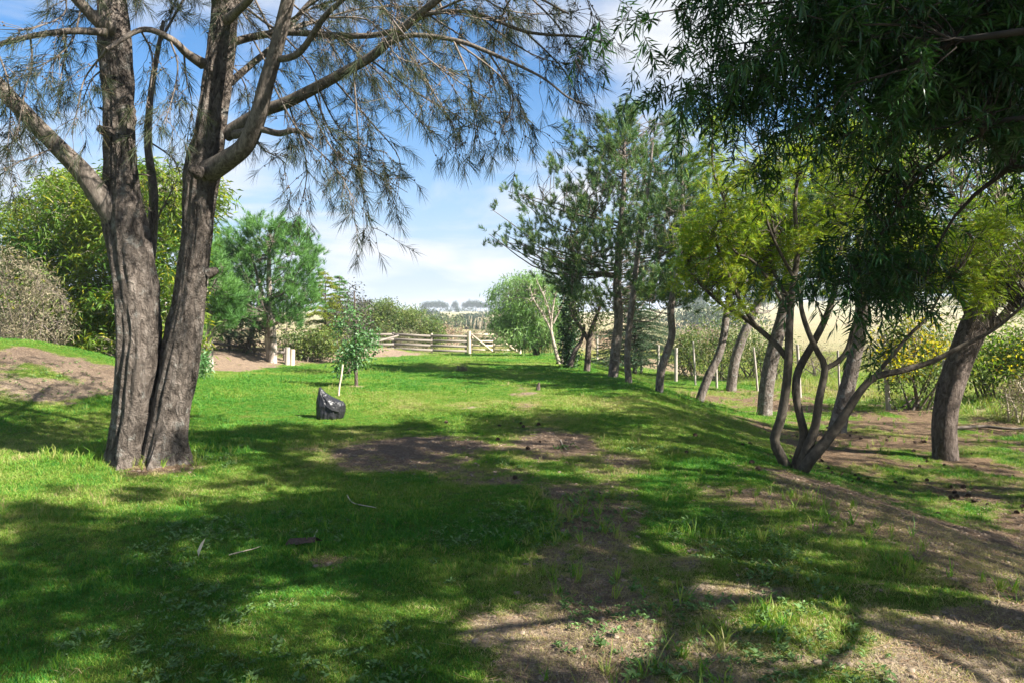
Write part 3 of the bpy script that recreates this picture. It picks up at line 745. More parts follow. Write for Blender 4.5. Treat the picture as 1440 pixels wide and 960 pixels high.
polyA = [(1010, -40), (965, 0), (950, 40), (1000, 90), (945, 110), (985, 145), (1040, 150), (1075, 190), (1095, 230), (1110, 180), (1150, 140), (1200, 190), (1260, 200),
         (1290, 260), (1390, 240), (1470, 230), (1470, -40), (1100, -40), (1075, 50), (1040, 70), (1050, 0)]
C1 = fill(polyA, 120, 4.4, 0.8)
dense = fill([(1150, -40), (1150, 40), (1200, 100), (1270, 150), (1330, 190), (1470, 190), (1470, -40)], 170, 4.6, 1.0)
lower = np.concatenate([fill([(1120, 375), (1150, 368), (1225, 335), (1262, 300), (1290, 330), (1305, 395), (1250, 415), (1180, 398), (1125, 395)], 27, 4.4, 0.3), fill([(1180, 150), (1192, 150), (1195, 205), (1183, 205)], 4, 4.5, .1), fill([(1245, 190), (1285, 190), (1285, 320), (1255, 320)], 9, 4.5, .25)])
tips = np.array([P(u, v, 4.6 + rng.normal(0, .1)) for u, v in [(835, 45), (860, 40), (885, 30), (905, 22), (925, 35), (895, 128), (915, 122), (935, 110), (960, 100), (1045, 175), (1075, 225), (1105, 240), (1195, 225), (1095, 375), (1250, 440), (1325, 420)]])
# the rest of its crown, out of the picture, over the path and the slope
cr = []
while len(cr) < 640:
    q = rng.uniform(-1, 1, 3)
    if 0.35 < np.linalg.norm(q) < 1: cr.append(np.array([4.9, 1.3, 5.6]) + q * np.array([3.0, 3.0, 3.0]))
while len(cr) < 840:  # unseen lobe added to the crown to shade the middle of the lawn
    q = rng.uniform(-1, 1, 3)
    if np.linalg.norm(q) < 1: cr.append(np.array([4.5, 5.6, 6.6]) + q * np.array([1.9, 1.9, 1.3]))
cr = np.array(cr); cr = cr[cr[:, 2] > 2.7]
vv = ray(0, 0)
uu = CU + FPX * cr[:, 0] / np.maximum(cr[:, 1], 0.01); zz = HOR - FPX * (cr[:, 2] - CAMZ) / np.maximum(cr[:, 1], 0.01)
keep = ~((cr[:, 1] > 0.2) & (uu < 1500) & (zz > -140)); cr = open_to_sun(cr[keep])
ups = skeleton(lmb, tr[tr[:, 2] > 2.0], cr[rng.permutation(len(cr))[:34]], 0.05, 0.3)
net = netof(*pl, *ups)
def pod_shoots(C, per, nleaf, Lf=0.09, W=0.0125):
    _, _, dirs = connect(twg, C, net, 0.004, 6, 0.05, 0.1)
    b = np.repeat(C, per, 0) + rng.normal(0, 0.07, (len(C) * per, 3))
    d = norm(np.repeat(dirs, per, 0) * 0.5 + rng.normal(0, 0.55, (len(C) * per, 3)) + np.array([0, 0, -0.3]))
    Ls = rng.uniform(0.14, 0.3, len(b))
    Kq = 5; t_ = np.linspace(0, 1, Kq)[None, :, None]
    pth = b[:, None] + d[:, None] * Ls[:, None, None] * t_ - np.array([0, 0, 1.0]) * Ls[:, None, None] * 0.3 * t_ ** 2
    tubes(twg, pth, np.linspace(0.003, 0.0013, Kq)[None].repeat(len(b), 0), 3)
    n = len(b) * nleaf
    f = np.tile(np.linspace(0.05, 1, nleaf), len(b)) * (Kq - 1.001); j = f.astype(int); g = (f - j)[:, None]
    s = np.repeat(np.arange(len(b)), nleaf)
    o = pth[s, j] * (1 - g) + pth[s, j + 1] * g; tan = norm(pth[s, j + 1] - pth[s, j])
    p1, p2 = perp(tan); a = rng.uniform(0.8, 1.3, n)
    a = np.where(f > Kq - 1.6, a * 0.6, a)
    dr = tan * np.cos(a)[:, None] + p1 * np.sin(a)[:, None]
    strap(lf, o, dr, Lf * rng.uniform(0.7, 1.15, n), W * rng.uniform(0.85, 1.15, n), 0.15, 0.12, norm(np.cross(dr, np.cross(np.array([0, 0, 1.0]) + 0 * dr, dr)) + 0.5 * rdir(n)))
pod_shoots(C1, 5, 26); pod_shoots(dense, 5, 26); pod_shoots(lower, 5, 26); pod_shoots(tips, 2, 26)
pod_shoots(cr, 7, 13, 0.14, 0.028)
lmb.build('branches', M['pod_twig'], pod, kind='stuff'); twg.build('twigs', M['pod_twig'], pod, kind='stuff'); lf.build('crown', M['pod_leaf'], pod, kind='stuff')
print('podocarp leaves', lf.n)

# ------------------------------------------------------------------ slender many-stemmed tree on the slope, feathery yellow-green leaves
gb = G(1117, 662); DA = gb[1]
aca = thing('feathery_tree', 'slender tree with several curved stems and feathery yellow-green leaves, growing on the bare slope', 'tree', gb)
stems = []
def stem(pts, mat='smooth_bark', d=None, root=None, n=40, sides=12, amp=0.05):
    m_ = MB(); p = px_tube(m_, pts, n, sides, d or DA, amp, cap=True, seed=len(stems) + 1); stems.append(p)
    m_.build('stem', M[mat], root or aca, smooth=True)
stem([(1112, 670, 16.4), (1098, 640, 14.8), (1089, 618, 13.9), (1099, 585, 13.1), (1106, 540, 12.3), (1109, 500, 11.5), (1110, 460, 10.7), (1114, 410, 9.0, .1), (1122, 350, 7.4, .2), (1118, 290, 5.7, .2), (1125, 220, 3.3, .3)])
stem([(1116, 670, 16.4), (1124, 640, 14.8), (1131, 612, 12.3), (1124, 580, 10.7), (1119, 550, 10.7), (1123, 520, 10.7, .1), (1145, 480, 9.8, .1), (1160, 450, 9.0, .2), (1172, 415, 7.4, .2), (1176, 380, 5.7, .3), (1190, 320, 4.1, .4), (1210, 240, 2.5, .5)])
stem([(1120, 672, 16.4), (1132, 640, 14.8, -.1), (1146, 600, 12.3, -.1), (1152, 560, 10.7, -.1), (1160, 517, 9.8, -.1), (1150, 495, 8.2, -.1), (1138, 470, 7.4, -.1), (1128, 440, 6.6, 0), (1120, 400, 4.9, .1), (1085, 330, 4.1, .1), (1060, 250, 2.5, .1)])
stem([(1160, 518, 7.4, -.1), (1178, 508, 7.4, -.1), (1192, 490, 7.4, -.05), (1202, 455, 6.6, 0), (1214, 430, 5.7, .1), (1235, 370, 4.1, .2), (1240, 300, 2.5, .3)])
stem([(1122, 674, 18.0), (1138, 648, 16.4, -.2), (1168, 612, 13.9, -.2), (1190, 580, 12.3, -.2), (1208, 552, 10.7, -.2), (1230, 530, 9.8, -.2), (1270, 520, 9.0, -.2), (1310, 508, 7.4, -.2), (1350, 488, 6.6, -.2), (1400, 462, 4.9, -.2), (1450, 420, 3.3, -.2)])
stem([(1225, 534, 6.6, -.2), (1250, 505, 5.7, -.2), (1280, 470, 4.9, -.2), (1305, 445, 4.1, -.2), (1330, 400, 2.5, -.2)])
stem([(1108, 506, 8.2, 0), (1092, 485, 8.2, .1), (1070, 465, 7.4, .2), (1045, 446, 6.6, .3), (1015, 428, 4.9, .4), (985, 400, 4.1, .5), (965, 375, 2.5, .6)])
stem([(1068, 464, 5.7, .2), (1050, 440, 4.9, .2), (1030, 400, 4.1, .2), (1005, 330, 4.1, .2), (1020, 290, 3.3, .2), (1003, 240, 3.3, .2), (1002, 165, 2.5, .2)])
stem([(1110, 440, 5.7, .1), (1075, 385, 4.9, .2), (1055, 365, 4.1, .2), (1030, 350, 3.3, .2), (1010, 300, 2.5, .2)])
stem([(1112, 430, 5.7, .1), (1085, 372, 4.9, .4), (1090, 340, 4.1, .5), (1085, 300, 3.3, .5), (1095, 240, 2.5, .5)])
net = netof(*stems)
brd, frd = MB(), MB()
polyC = [(985, 165), (1020, 150), (1015, 215), (1060, 225), (1100, 185), (1170, 165), (1235, 180), (1245, 300), (1225, 400), (1150, 400), (1080, 410), (1010, 405), (965, 380), (945, 320), (985, 285)]
CA = np.concatenate([fill(polyC, 430, DA + 0.7, 1.1), fill([(960, 300), (1100, 280), (1100, 420), (1040, 440), (950, 410)], 90, DA + .6, .8), fill([(1230, 330), (1430, 300), (1440, 430), (1330, 430), (1250, 400)], 120, DA, .6)])
_, _, dr = connect(brd, CA, net, 0.004, 5, 0.08, 0.3)
def frond_set(C, dr, per, L=0.17, pairs=9, ll=0.062, lw=0.011, mb=frd):
    b = np.repeat(C, per, 0) + rng.normal(0, 0.09, (len(C) * per, 3))
    d = norm(np.repeat(dr, per, 0) * 0.6 + rng.normal(0, 0.7, b.shape) + [0, 0, 0.05]); fronds(mb, b, d, L * rng.uniform(0.6, 1.25, len(b)), pairs, ll, lw)
frond_set(CA, dr, 7)
brd.build('twigs', M['smooth_bark'], aca, kind='stuff'); frd.build('crown', M['acacia_leaf'], aca, kind='stuff')

# ------------------------------------------------------------------ thick-barked tree with the swept trunk at the right
gb = G(1330, 645); DB = gb[1]
swt = thing('swept_tree', 'thick dark-barked tree with swept trunk and feathery green crown beside the fallen branch', 'tree', gb)
stems = []
def one_trunk(root, pts, mat, d, n=90, sides=28, amp=0.1, flare=0.15, seed=1):
    m_ = MB(); p = px_tube(m_, pts, n, sides, d, amp, flare, seed=seed); m_.build('trunk', M[mat], root, smooth=True); return p
tk_ = one_trunk(swt, [(1330, 655, 34), (1329, 640, 31), (1328, 600, 31), (1331, 570, 32), (1338, 540, 33), (1350, 505, 34), (1362, 475, 36), (1374, 450, 38), (1383, 430, 34), (1392, 395, 22), (1402, 350, 14), (1410, 290, 8)], 'thick_bark', DB, seed=5)
stem([(1372, 452, 26), (1360, 425, 17), (1345, 410, 15), (1322, 385, 11), (1300, 350, 7), (1290, 310, 4)], 'thick_bark', DB, swt)
stem([(1362, 478, 18), (1378, 466, 12, -.1), (1405, 450, 11, -.2), (1430, 420, 10, -.3), (1460, 380, 8, -.4), (1490, 330, 5, -.5)], 'thick_bark', DB, swt)
stem([(1384, 432, 20), (1410, 400, 14, .2), (1440, 360, 10, .4), (1470, 310, 6, .5)], 'thick_bark', DB, swt)
stem([(1380, 430, 18), (1375, 390, 12, -.4), (1365, 340, 8, -.8), (1350, 290, 5, -1)], 'thick_bark', DB, swt)
net = netof(tk_[tk_[:, 2] > 1.6], *stems)
CB = np.concatenate([fill([(1235, 330), (1265, 280), (1330, 320), (1400, 285), (1480, 270), (1500, 420), (1440, 435), (1370, 400), (1300, 400), (1255, 420)], 420, DB, 1.6),
                     fill([(1260, 180), (1480, 150), (1500, 300), (1260, 300)], 150, DB, 1.6)])
brd, frd2 = MB(), MB()
_, _, dr = connect(brd, CB, net, 0.005, 5, 0.08, 0.3)
frond_set(CB, dr, 8, 0.2, 9, 0.08, 0.014, frd2)
brd.build('twigs', M['dark_twig'], swt, kind='stuff'); frd2.build('crown', M['acacia_leaf2'], swt, kind='stuff')

# ------------------------------------------------------------------ pines
def pine(root, trunk, C, nprim, mat='pine_needle', bark='pine_bark', per=3, nn=50, nl=0.13, W=0.015, Ls=0.17, spread=1.05, up=0.8, slope=0.3, r0=0.028, zmin=None, bare=0):
    """branches to the outermost points, twigs to the others, needle shoots on all"""
    br, cw = MB(), MB()
    ax = trunk[np.abs(trunk[None, :, 2] - C[:, None, 2]).argmin(1), :3]
    rad = np.linalg.norm((C - ax)[:, :2], axis=1)
    tips = C[np.argsort(-rad + rng.uniform(0, 0.8, len(C)))[:nprim]]
    prim = skeleton(br, trunk, tips, r0, slope, zmin=zmin, arch=0.1)
    if bare:
        z0 = trunk[:, 2].min()
        for k in range(bare):
            i = rng.integers(int(len(trunk) * .3), int(len(trunk) * .75)); s = trunk[i, :3]; a = rng.uniform(0, 6.28); l = rng.uniform(0.4, 1.3)
            tube(br, [s, s + np.array([math.cos(a), math.sin(a), 0.25]) * l * .6, s + np.array([math.cos(a + .3), math.sin(a + .3), 0.15]) * l], [0.014, 0.009, 0.003], 8, 4, 0.01)
    net = netof(trunk[trunk[:, 2] > (zmin or trunk[:, 2].min() + .8)], *prim, dens=0.1)
    _, _, dr = connect(br, C, net, 0.006, 5, -0.05, 0.35)
    ax = trunk[np.abs(trunk[None, :, 2] - C[:, None, 2]).argmin(1), :3]; out = norm(C - ax)
    b = np.repeat(C, per, 0) + rng.normal(0, 0.13, (len(C) * per, 3))
    d = norm(np.repeat(dr * 0.3 + out * 0.45, per, 0) + rng.normal(0, 0.35, b.shape) + [0, 0, up])
    brush(cw, b - d * Ls * .5, d, Ls * rng.uniform(0.7, 1.3, len(b)), nn, nl, spread, W)
    br.build('branches', M['dark_twig'] if bark != 'pine_bark_pale' else M['oak_twig'], root, kind='stuff')
    cw.build('crown', M[mat], root, kind='stuff')
GP = 'pines in the row along the foot of the bank'
row = []
def row_pine(label, base, pts, poly, n, rad, nprim=22, dd=0.0, **k):
    g = G(*base); d = g[1]
    o = thing('pine_tree', label, 'tree', g, GP)
    row.append(o)
    pts = [(p[0], p[1], p[2] * .86) for p in pts]
    tr = one_trunk(o, [(base[0], base[1] + 6, pts[0][2] * 1.1)] + pts, 'pine_bark', d, 60, 18, 0.08, 0.1, seed=len(row) + 8)
    k_ = dict(zmin=tr[:, 2].min() + 1.6); k_.update(k); arms = k_.pop('arms', [])
    C = fill(poly, n, d + dd, rad)
    for a in arms:
        a3 = [P(u, v, d + q) for (u, v), q in zip(a, np.cumsum([0] + list(rng.normal(0, .3, len(a) - 1))))]
        q = resample(a3, 26)[5:]; C = np.concatenate([C, q + rng.normal(0, .09, q.shape), q[::2] + rng.normal(0, .2, q[::2].shape) + [0, 0, .1]])
    pine(o, tr, C, nprim, **k_); return o
row_pine('tall pine with straight trunk and long boughs reaching over the lawn, beside a thinner pine', (862, 530), [(862, 528, 16), (866, 490, 16), (870, 450, 15), (868, 400, 14), (872, 340, 12), (876, 280, 9), (878, 220, 6), (874, 160, 3)],
         [(770, 370), (800, 330), (800, 290), (825, 260), (835, 225), (855, 190), (885, 160), (905, 195), (925, 205), (940, 250), (955, 380), (930, 425), (870, 435), (800, 425)], 310, 2.0, 16,
         arms=[[(868, 410), (800, 378), (740, 352), (690, 325)], [(870, 380), (800, 330), (755, 300), (718, 266)], [(872, 340), (820, 285), (795, 250), (776, 230)], [(874, 290), (835, 240), (815, 210), (801, 188)], [(876, 250), (850, 205), (855, 168)], [(876, 200), (884, 152)], [(870, 425), (820, 412), (770, 388)], [(878, 240), (920, 205), (946, 166)], [(870, 395), (810, 350), (765, 340), (735, 318)], [(872, 360), (815, 310), (770, 285)]])
row_pine('thin pine with pale slim trunk close beside the tall straight pine', (884, 538), [(884, 536, 11), (882, 500, 10), (886, 450, 10), (892, 400, 9), (900, 330, 8), (912, 260, 6), (918, 200, 3)],
         [(880, 260), (905, 180), (935, 200), (955, 160), (970, 220), (985, 300), (980, 400), (940, 430), (880, 420), (860, 340)], 170, 1.5, 12)
row_pine('pine with sinuous S-curved trunk beside the thin slim-trunked pine', (928, 551), [(927, 549, 13), (930, 520, 13), (938, 495, 13), (945, 470, 12), (943, 440, 12), (946, 415, 11), (955, 360, 9), (960, 300, 7), (958, 230, 4)],
         [(905, 300), (930, 230), (960, 165), (985, 200), (1010, 300), (1010, 400), (960, 425), (905, 415), (880, 360)], 200, 1.5, 12)
row_pine('slender leaning pine with pale trunk tilted toward the wire fence', (984, 563), [(984, 562, 14), (996, 530, 14), (1010, 500, 13), (1018, 470, 12), (1022, 440, 11), (1030, 400, 9), (1040, 340, 7), (1040, 280, 4)],
         [(985, 300), (1020, 240), (1060, 250), (1085, 330), (1080, 400), (1030, 420), (985, 410), (965, 370)], 170, 1.5, 12)
row_pine('leaning pine standing in brown needle litter just inside the wire fence', (1028, 549), [(1028, 547, 17), (1033, 510, 16), (1042, 480, 15), (1055, 450, 14), (1066, 425, 12), (1078, 390, 10), (1090, 340, 7), (1095, 280, 4)],
         [(1050, 300), (1090, 250), (1130, 280), (1150, 360), (1130, 410), (1080, 420), (1030, 410), (1030, 350)], 150, 1.5, 12)
row_pine('stout fissured pine behind the many-stemmed tree, leaning slightly', (1075, 583), [(1075, 580, 24), (1078, 545, 23), (1085, 505, 23), (1094, 470, 22), (1102, 440, 20), (1106, 400, 16), (1112, 340, 11), (1118, 260, 6)],
         [(1060, 240), (1110, 190), (1170, 220), (1210, 320), (1190, 400), (1120, 420), (1060, 410), (1040, 330)], 180, 1.6, 12)
row_pine('stout pine with lichen-flecked trunk leaning away from the many-stemmed stems', (1178, 608), [(1178, 604, 28), (1184, 575, 26), (1193, 540, 24), (1202, 500, 23), (1210, 460, 22), (1212, 430, 20), (1206, 390, 15), (1208, 330, 11), (1215, 240, 6)],
         [(1150, 230), (1210, 170), (1290, 210), (1310, 320), (1280, 380), (1210, 390), (1160, 380), (1130, 320)], 180, 1.6, 12)
# unseen pines added outside the view to shade the lawn and slope
for k, (x, y, lab) in enumerate([(7.6, 4.3, 'out-of-view pine added for shade on the low ground past the swept tree'), (11.5, 1.0, 'out-of-view pine added for shade behind the yew pine on the low ground'), (2.6, -3.4, 'out-of-view pine added for shade beside the lawn path behind the yew pine'), (11.2, 6.6, 'out-of-view pine added for shade on the low ground beyond the fallen branch'), (14.2, 9.6, 'out-of-view pine added for shade by the end of the wire fence on the low ground'), (8.9, 7.2, 'out-of-view pine added for shade between the swept tree and the end of the row'), (10.4, 3.0, 'out-of-view pine added for shade just behind the last pine of the row')]):
    g = np.array([x, y, H(x, y)]); o = thing('pine_tree', lab, 'tree', g, GP)
    m_ = MB(); tr = tube(m_, [g - [0, 0, .1], g + [.1, .1, 2], g + [0, .2, 4.5], g + [.1, .1, 8.5]], [.2, .16, .11, .03], 40, 14); m_.build('trunk', M['pine_bark'], o, smooth=True)
    q = rng.normal(size=(900, 3)); q = q / np.linalg.norm(q, axis=1)[:, None] * rng.uniform(0.3, 1, (900, 1)) ** 0.5
    C = g + np.array([0, 0, 5.9]) + q * np.array([2.3, 2.3, 2.6])
    pine(o, tr, open_to_sun(C[:[380, 300, 480, 190, 170, 300, 320][k]], .2), 22, per=3, nn=18, W=0.02, nl=0.15, Ls=.2, zmin=2.0)

# pines and dark trunk on the left bank
g = G(383, 509); o = thing('pine_tree', 'rounded bright green pine with pale forked trunk standing on the sandy bank', 'tree', g)
tr = one_trunk(o, [(383, 516, 14), (383, 507, 13), (383, 480, 12), (381, 455, 11), (380, 430, 9), (378, 390, 7), (380, 330, 3)], 'pine_bark_pale', g[1], 50, 14, 0.06, 0.1, 31)
m_ = MB(); tr2 = px_tube(m_, [(379, 505, 8), (376, 480, 8), (376, 455, 7), (370, 420, 6), (360, 380, 4), (350, 350, 2)], 30, 10, g[1], 0.05); m_.build('trunk', M['pine_bark_pale'], o, smooth=True)
pine(o, np.concatenate([tr, tr2[tr2[:, 2] > tr[:, 2].min() + 1.0]]), fill([(300, 400), (300, 345), (320, 320), (352, 312), (385, 302), (425, 318), (445, 345), (453, 385), (445, 425), (420, 455), (395, 450), (345, 460), (315, 440)], 430, g[1], 1.7), 26,
     'pine_soft', 'pine_bark_pale', 4, 40, 0.17, 0.015, 0.2, 0.95, 0.7, 0.5, bare=6)
g = G(295, 516); o = thing('pine_tree', 'small bright green pine with single pale trunk half behind the she-oak', 'tree', g)
tr = one_trunk(o, [(295, 522, 11), (295, 514, 10), (295, 480, 9), (294, 460, 7), (290, 420, 5), (292, 380, 3)], 'pine_bark_pale', g[1], 40, 12, 0.06, 0.1, 32)
pine(o, tr, fill([(240, 400), (265, 360), (300, 350), (330, 390), (335, 430), (320, 462), (290, 470), (255, 455)], 240, g[1], 1.2), 14, 'pine_soft', 'pine_bark_pale', 4, 40, 0.17, 0.015, 0.2, 0.95, 0.7, 0.5)
g = G(343, 506); d = g[1] + 1.5
o = thing('dark_tree', 'small dark green tree with leaning dark trunk between the two bright pines', 'tree', P(343, 504, d))
tr = one_trunk(o, [(340, 508, 10), (345, 495, 9), (352, 478, 8), (356, 455, 6), (350, 420, 3)], 'thick_bark', d, 30, 10, 0.06, 0.1, 33)
pine(o, tr, fill([(305, 430), (330, 400), (380, 420), (385, 470), (350, 480), (310, 478)], 200, d, 1.2), 10, 'cedar_leaf', 'pine_bark', 4, 24, 0.12, 0.012, 0.2, 0.7, 0.2, 0.2)
print('trees done')

# ------------------------------------------------------------------ shrubs and trees behind
def ell(c, r, n, shell=0.45, lump=0.25, zcut=-0.9, rg=rng):
    """points through a lumpy ellipsoid, more of them near its skin"""
    q = rdir(n * 2); q = q[q[:, 2] > zcut][:n]
    ph = np.arctan2(q[:, 1], q[:, 0]); s = c[0] * 3.1 + c[1]
    rr = 1 + lump * (2 * fbm(np.cos(ph) * 2.2 + s, q[:, 2] * 2.2 + np.sin(ph) * 2.2 + s, 3) - 1) * 1.6
    rr = rr * rg.uniform(shell ** 2, 1, len(q)) ** 0.5
    return np.asarray(c) + q * rr[:, None] * np.asarray(r)
def stems_to(mb, base, C, n, r, spread=0.2, arch=0.0):
    res = []
    for tp in C[rng.permutation(len(C))[:n]]:
        b = np.asarray(base) + np.array([rng.normal(0, spread), rng.normal(0, spread), 0])
        m = b + (tp - b) * 0.5 + np.array([0, 0, arch * np.linalg.norm(tp - b)]) + rng.normal(0, 0.06, 3) * np.linalg.norm(tp - b)
        res.append(tube(mb, [b - [0, 0, .05], m, tp], [r, r * .6, r * .2], 9, 5, 0.004))
    return res
def shrub(name, label, cat, base, C, leaf, nst=8, r=0.03, bark='dark_twig', crad=0.2, per=10, L=0.1, W=0.05, group=None, spread=0.2, twig=True, part='crown', up=0.25):
    o = thing(name, label, cat, base, group)
    s, l = MB(), MB()
    st = stems_to(s, base, C, nst, r, spread)
    if twig: connect(s, C, netof(*st, dens=0.12), 0.004, 4, 0.03, 0.3)
    s.build('stems', M[bark], o)
    clump(l, C, crad, per, L, W, up)
    l.build(part, M[leaf], o, kind='stuff'); return o
def ground_at(u, d):
    x = (u - CU) / FPX * d; return np.array([x, d, float(H(x, d))])
def poly_shrub(name, label, u0, d, poly, n, rad, leaf, cat='shrub', **k):
    g = ground_at(u0, d); C = fill(poly, n, d, rad); C[:, 2] = np.maximum(C[:, 2], H(C[:, 0], C[:, 1]) + 0.08)
    return shrub(name, label, cat, g, C, leaf, **k)

# bamboo grove behind the she-oak: leaning canes with tiers of narrow leaves
def bamboo(label, u0, d, poly, n, rad, ncane):
    g = ground_at(u0, d); o = thing('bamboo_clump', label, 'bamboo', g, 'bamboo behind the big tree')
    C = fill(poly, n, d, rad); C[:, 2] = np.maximum(C[:, 2], H(C[:, 0], C[:, 1]) + .15)
    s, l = MB(), MB()
    top = C[np.argsort(-C[:, 2] + rng.uniform(0, 2.5, n))[:ncane]]; res = []
    for tp in top:
        b = np.array([g[0] + (tp[0] - g[0]) * 0.55 + rng.normal(0, .15), d + rng.normal(0, .5), 0]); b[2] = H(b[0], b[1]) - .05
        m = b + (tp - b) * np.array([.25, .25, .6])
        m2 = MB(); p = tube(m2, [b, m, tp], [.022, .017, .005], 14, 6); res.append(p); m2.build('cane', M['pale_twig'], o, smooth=True)
    connect(s, C, netof(*res, dens=.15), .003, 4, .05, .2)
    s.build('twigs', M['pale_twig'], o, kind='stuff')
    b = np.repeat(C, 24, 0) + rng.normal(0, .17, (n * 24, 3)) * [1, 1, .7]
    dv = rng.normal(0, 1, b.shape) * [1, 1, .5] + [0, 0, -.35]
    strap(l, b, dv, rng.uniform(.12, .22, len(b)), rng.uniform(.024, .04, len(b)), .15, .25, rdir(len(b)) + [0, 0, 1.2])
    l.build('crown', M['bamboo_leaf'], o, kind='stuff')
bamboo('tall leafy bamboo clump rising behind the fork of the she-oak trunks', 215, 17.5, [(120, 490), (100, 400), (110, 300), (150, 235), (215, 230), (262, 245), (320, 268), (335, 280), (290, 310), (275, 400), (285, 490)], 950, 1.3, 16)
bamboo('broad dark green bamboo clump between the she-oak and the grey bush', 95, 18.5, [(15, 490), (-10, 380), (10, 300), (60, 250), (100, 240), (150, 260), (160, 330), (170, 490)], 950, 1.5, 16)
bamboo('low bamboo clump behind the grey bush', -30, 20.0, [(-80, 490), (-90, 360), (-40, 320), (10, 300), (40, 330), (40, 490)], 400, 1.3, 8)
poly_shrub('dry_bush', 'large grey twiggy bush with sparse dry leaves standing on the dirt mound', 25, 15.0, [(-80, 500), (-85, 380), (-30, 335), (15, 350), (60, 375), (100, 420), (105, 465), (85, 500)], 800, 1.2, 'dry_leaf', nst=34, r=.02, bark='oak_twig', crad=.16, per=14, L=.09, W=.014, spread=.5)
poly_shrub('weed_clump', 'low green weed clump at the foot of the she-oak by the bamboo', 282, 15.0, [(268, 520), (272, 500), (285, 492), (295, 505), (292, 522)], 50, .3, 'sapling_leaf', 'weeds', nst=6, r=.006, crad=.1, per=14, L=.1, W=.03, spread=.1)
poly_shrub('undergrowth_bush', 'low brown brambly undergrowth behind the pale pine trunks', 330, 24.5, [(295, 505), (300, 475), (330, 462), (370, 470), (380, 503)], 220, .7, 'dry_leaf', nst=24, r=.012, bark='oak_twig', crad=.2, per=9, L=.1, W=.02, spread=.7)
poly_shrub('undergrowth_bush', 'dark green undergrowth below the golden conifer on the sandy bank', 430, 25.5, [(385, 503), (392, 470), (430, 462), (480, 470), (500, 500)], 320, .8, 'shrub_leaf', nst=16, r=.014, crad=.22, per=14, L=.12, W=.05, spread=.7)

# golden-tipped conifer
def conifer(name, label, base, h, rad, leaf, n=26, per=9, nn=34, nl=.05, W=.016, tip=0.04, droop=.12, z0=.06, bark='thick_bark', lean=0.0, group=None):
    """tiered conifer: whorls of flat drooping boughs on a straight trunk"""
    base = np.asarray(base, float); o = thing(name, label, 'tree', base, group); tk, br, cw = MB(), MB(), MB()
    tube(tk, [base - [0, 0, .08], base + [lean * .4, 0, h * .5], base + [lean, 0, h]], [h * .022, h * .013, .006], 24, 10)
    tk.build('trunk', M[bark], o, smooth=True)
    Bs, Ds = [], []
    for i in range(n):
        f = z0 + (1 - z0) * (i + .5) / n; L0 = rad * (1 - f) ** .8 * (1 - .12 * math.exp(-f * 9)) + tip
        for k in range(per):
            a = rng.uniform(0, 6.283); L = L0 * rng.uniform(.7, 1.18); c = base + [lean * f, 0, h * (f + rng.normal(0, .008))]
            e = c + np.array([math.cos(a), math.sin(a), 0]) * L + [0, 0, -droop * L + .12 * L * f]
            m = (c + e) / 2 + [0, 0, .1 * L]
            p = tube(br, [c, m, e], [.010 + .008 * L, .007, .002], 6, 3); ns = max(2, int(L / .11))
            q = resample(p[:, :3], ns + 2)[1:]; tn = norm(np.gradient(q, axis=0))
            for s in (-1, 0, 1):
                side = np.cross(tn, [0, 0, 1.0])
                Bs.append(q + side * s * rng.uniform(.02, .1, (len(q), 1)) * min(1, L)); Ds.append(norm(tn + side * s * .9 + rng.normal(0, .25, q.shape)))
    Bs, Ds = np.concatenate(Bs), np.concatenate(Ds)
    brush(cw, Bs, Ds, .14, nn, nl, .8, W)
    br.build('branches', M['dark_twig'], o, kind='stuff'); cw.build('crown', M[leaf], o, kind='stuff'); return o
g = G(455, 500); d = g[1] + 1
conifer('golden_conifer', 'yellow-green tiered conifer on the sandy bank near the sapling', ground_at(458, d), 3.05, 1.25, 'gold_leaf', 17, 7, 12, .08, .02)
conifer('spruce_tree', 'slim dark conifer behind the golden conifer', ground_at(478, d + 3), 3.0, 1.1, 'pine_soft', 16, 6, 12, .08, .02)
poly_shrub('purple_tree', 'small tree with thin purplish crown behind the green sapling', 492, 20.5, [(470, 480), (468, 425), (485, 398), (505, 400), (520, 425), (522, 470)], 170, .8, 'purple_leaf', 'tree', nst=9, r=.016, crad=.16, per=9, L=.07, W=.045, spread=.1)
# sapling with its stake
g = G(501, 542); d = g[1]
o = thing('sapling', 'young leafy green sapling with thin brown trunk in a bare soil ring', 'tree', g)
m_ = MB(); tr = px_tube(m_, [(501, 545, 6), (501, 535, 5), (500, 510, 5), (499, 480, 4), (500, 450, 3), (498, 410, 2)], 20, 8, d, .05); m_.build('trunk', M['thick_bark'], o, smooth=True)
C = fill([(472, 505), (470, 470), (482, 435), (497, 405), (510, 425), (526, 455), (531, 485), (520, 505), (505, 515), (490, 520), (478, 530)], 150, d, .45)
s, l = MB(), MB(); sk = skeleton(s, tr[tr[:, 2] > .5], C[:14], .02, .5); connect(s, C, netof(tr[tr[:, 2] > .6], *sk), .003, 4, .02, .3)
s.build('branches', M['dark_twig'], o, kind='stuff'); clump(l, C, .13, 11, .085, .05); l.build('crown', M['sapling_leaf'], o, kind='stuff')
g2 = G(476, 557); m_ = MB(); tube(m_, [g2 - [0, 0, .05], P(477, 545, g2[1]), P(480, 528, g2[1] - .01), P(482, 512, g2[1])], [.02, .019, .018, .017], 8, 8, 0, True)
tag(m_.build('stake', M['new_wood'], None, tuple(g2), True), 'pale wooden stake standing beside the black bag under the sapling', 'stake')

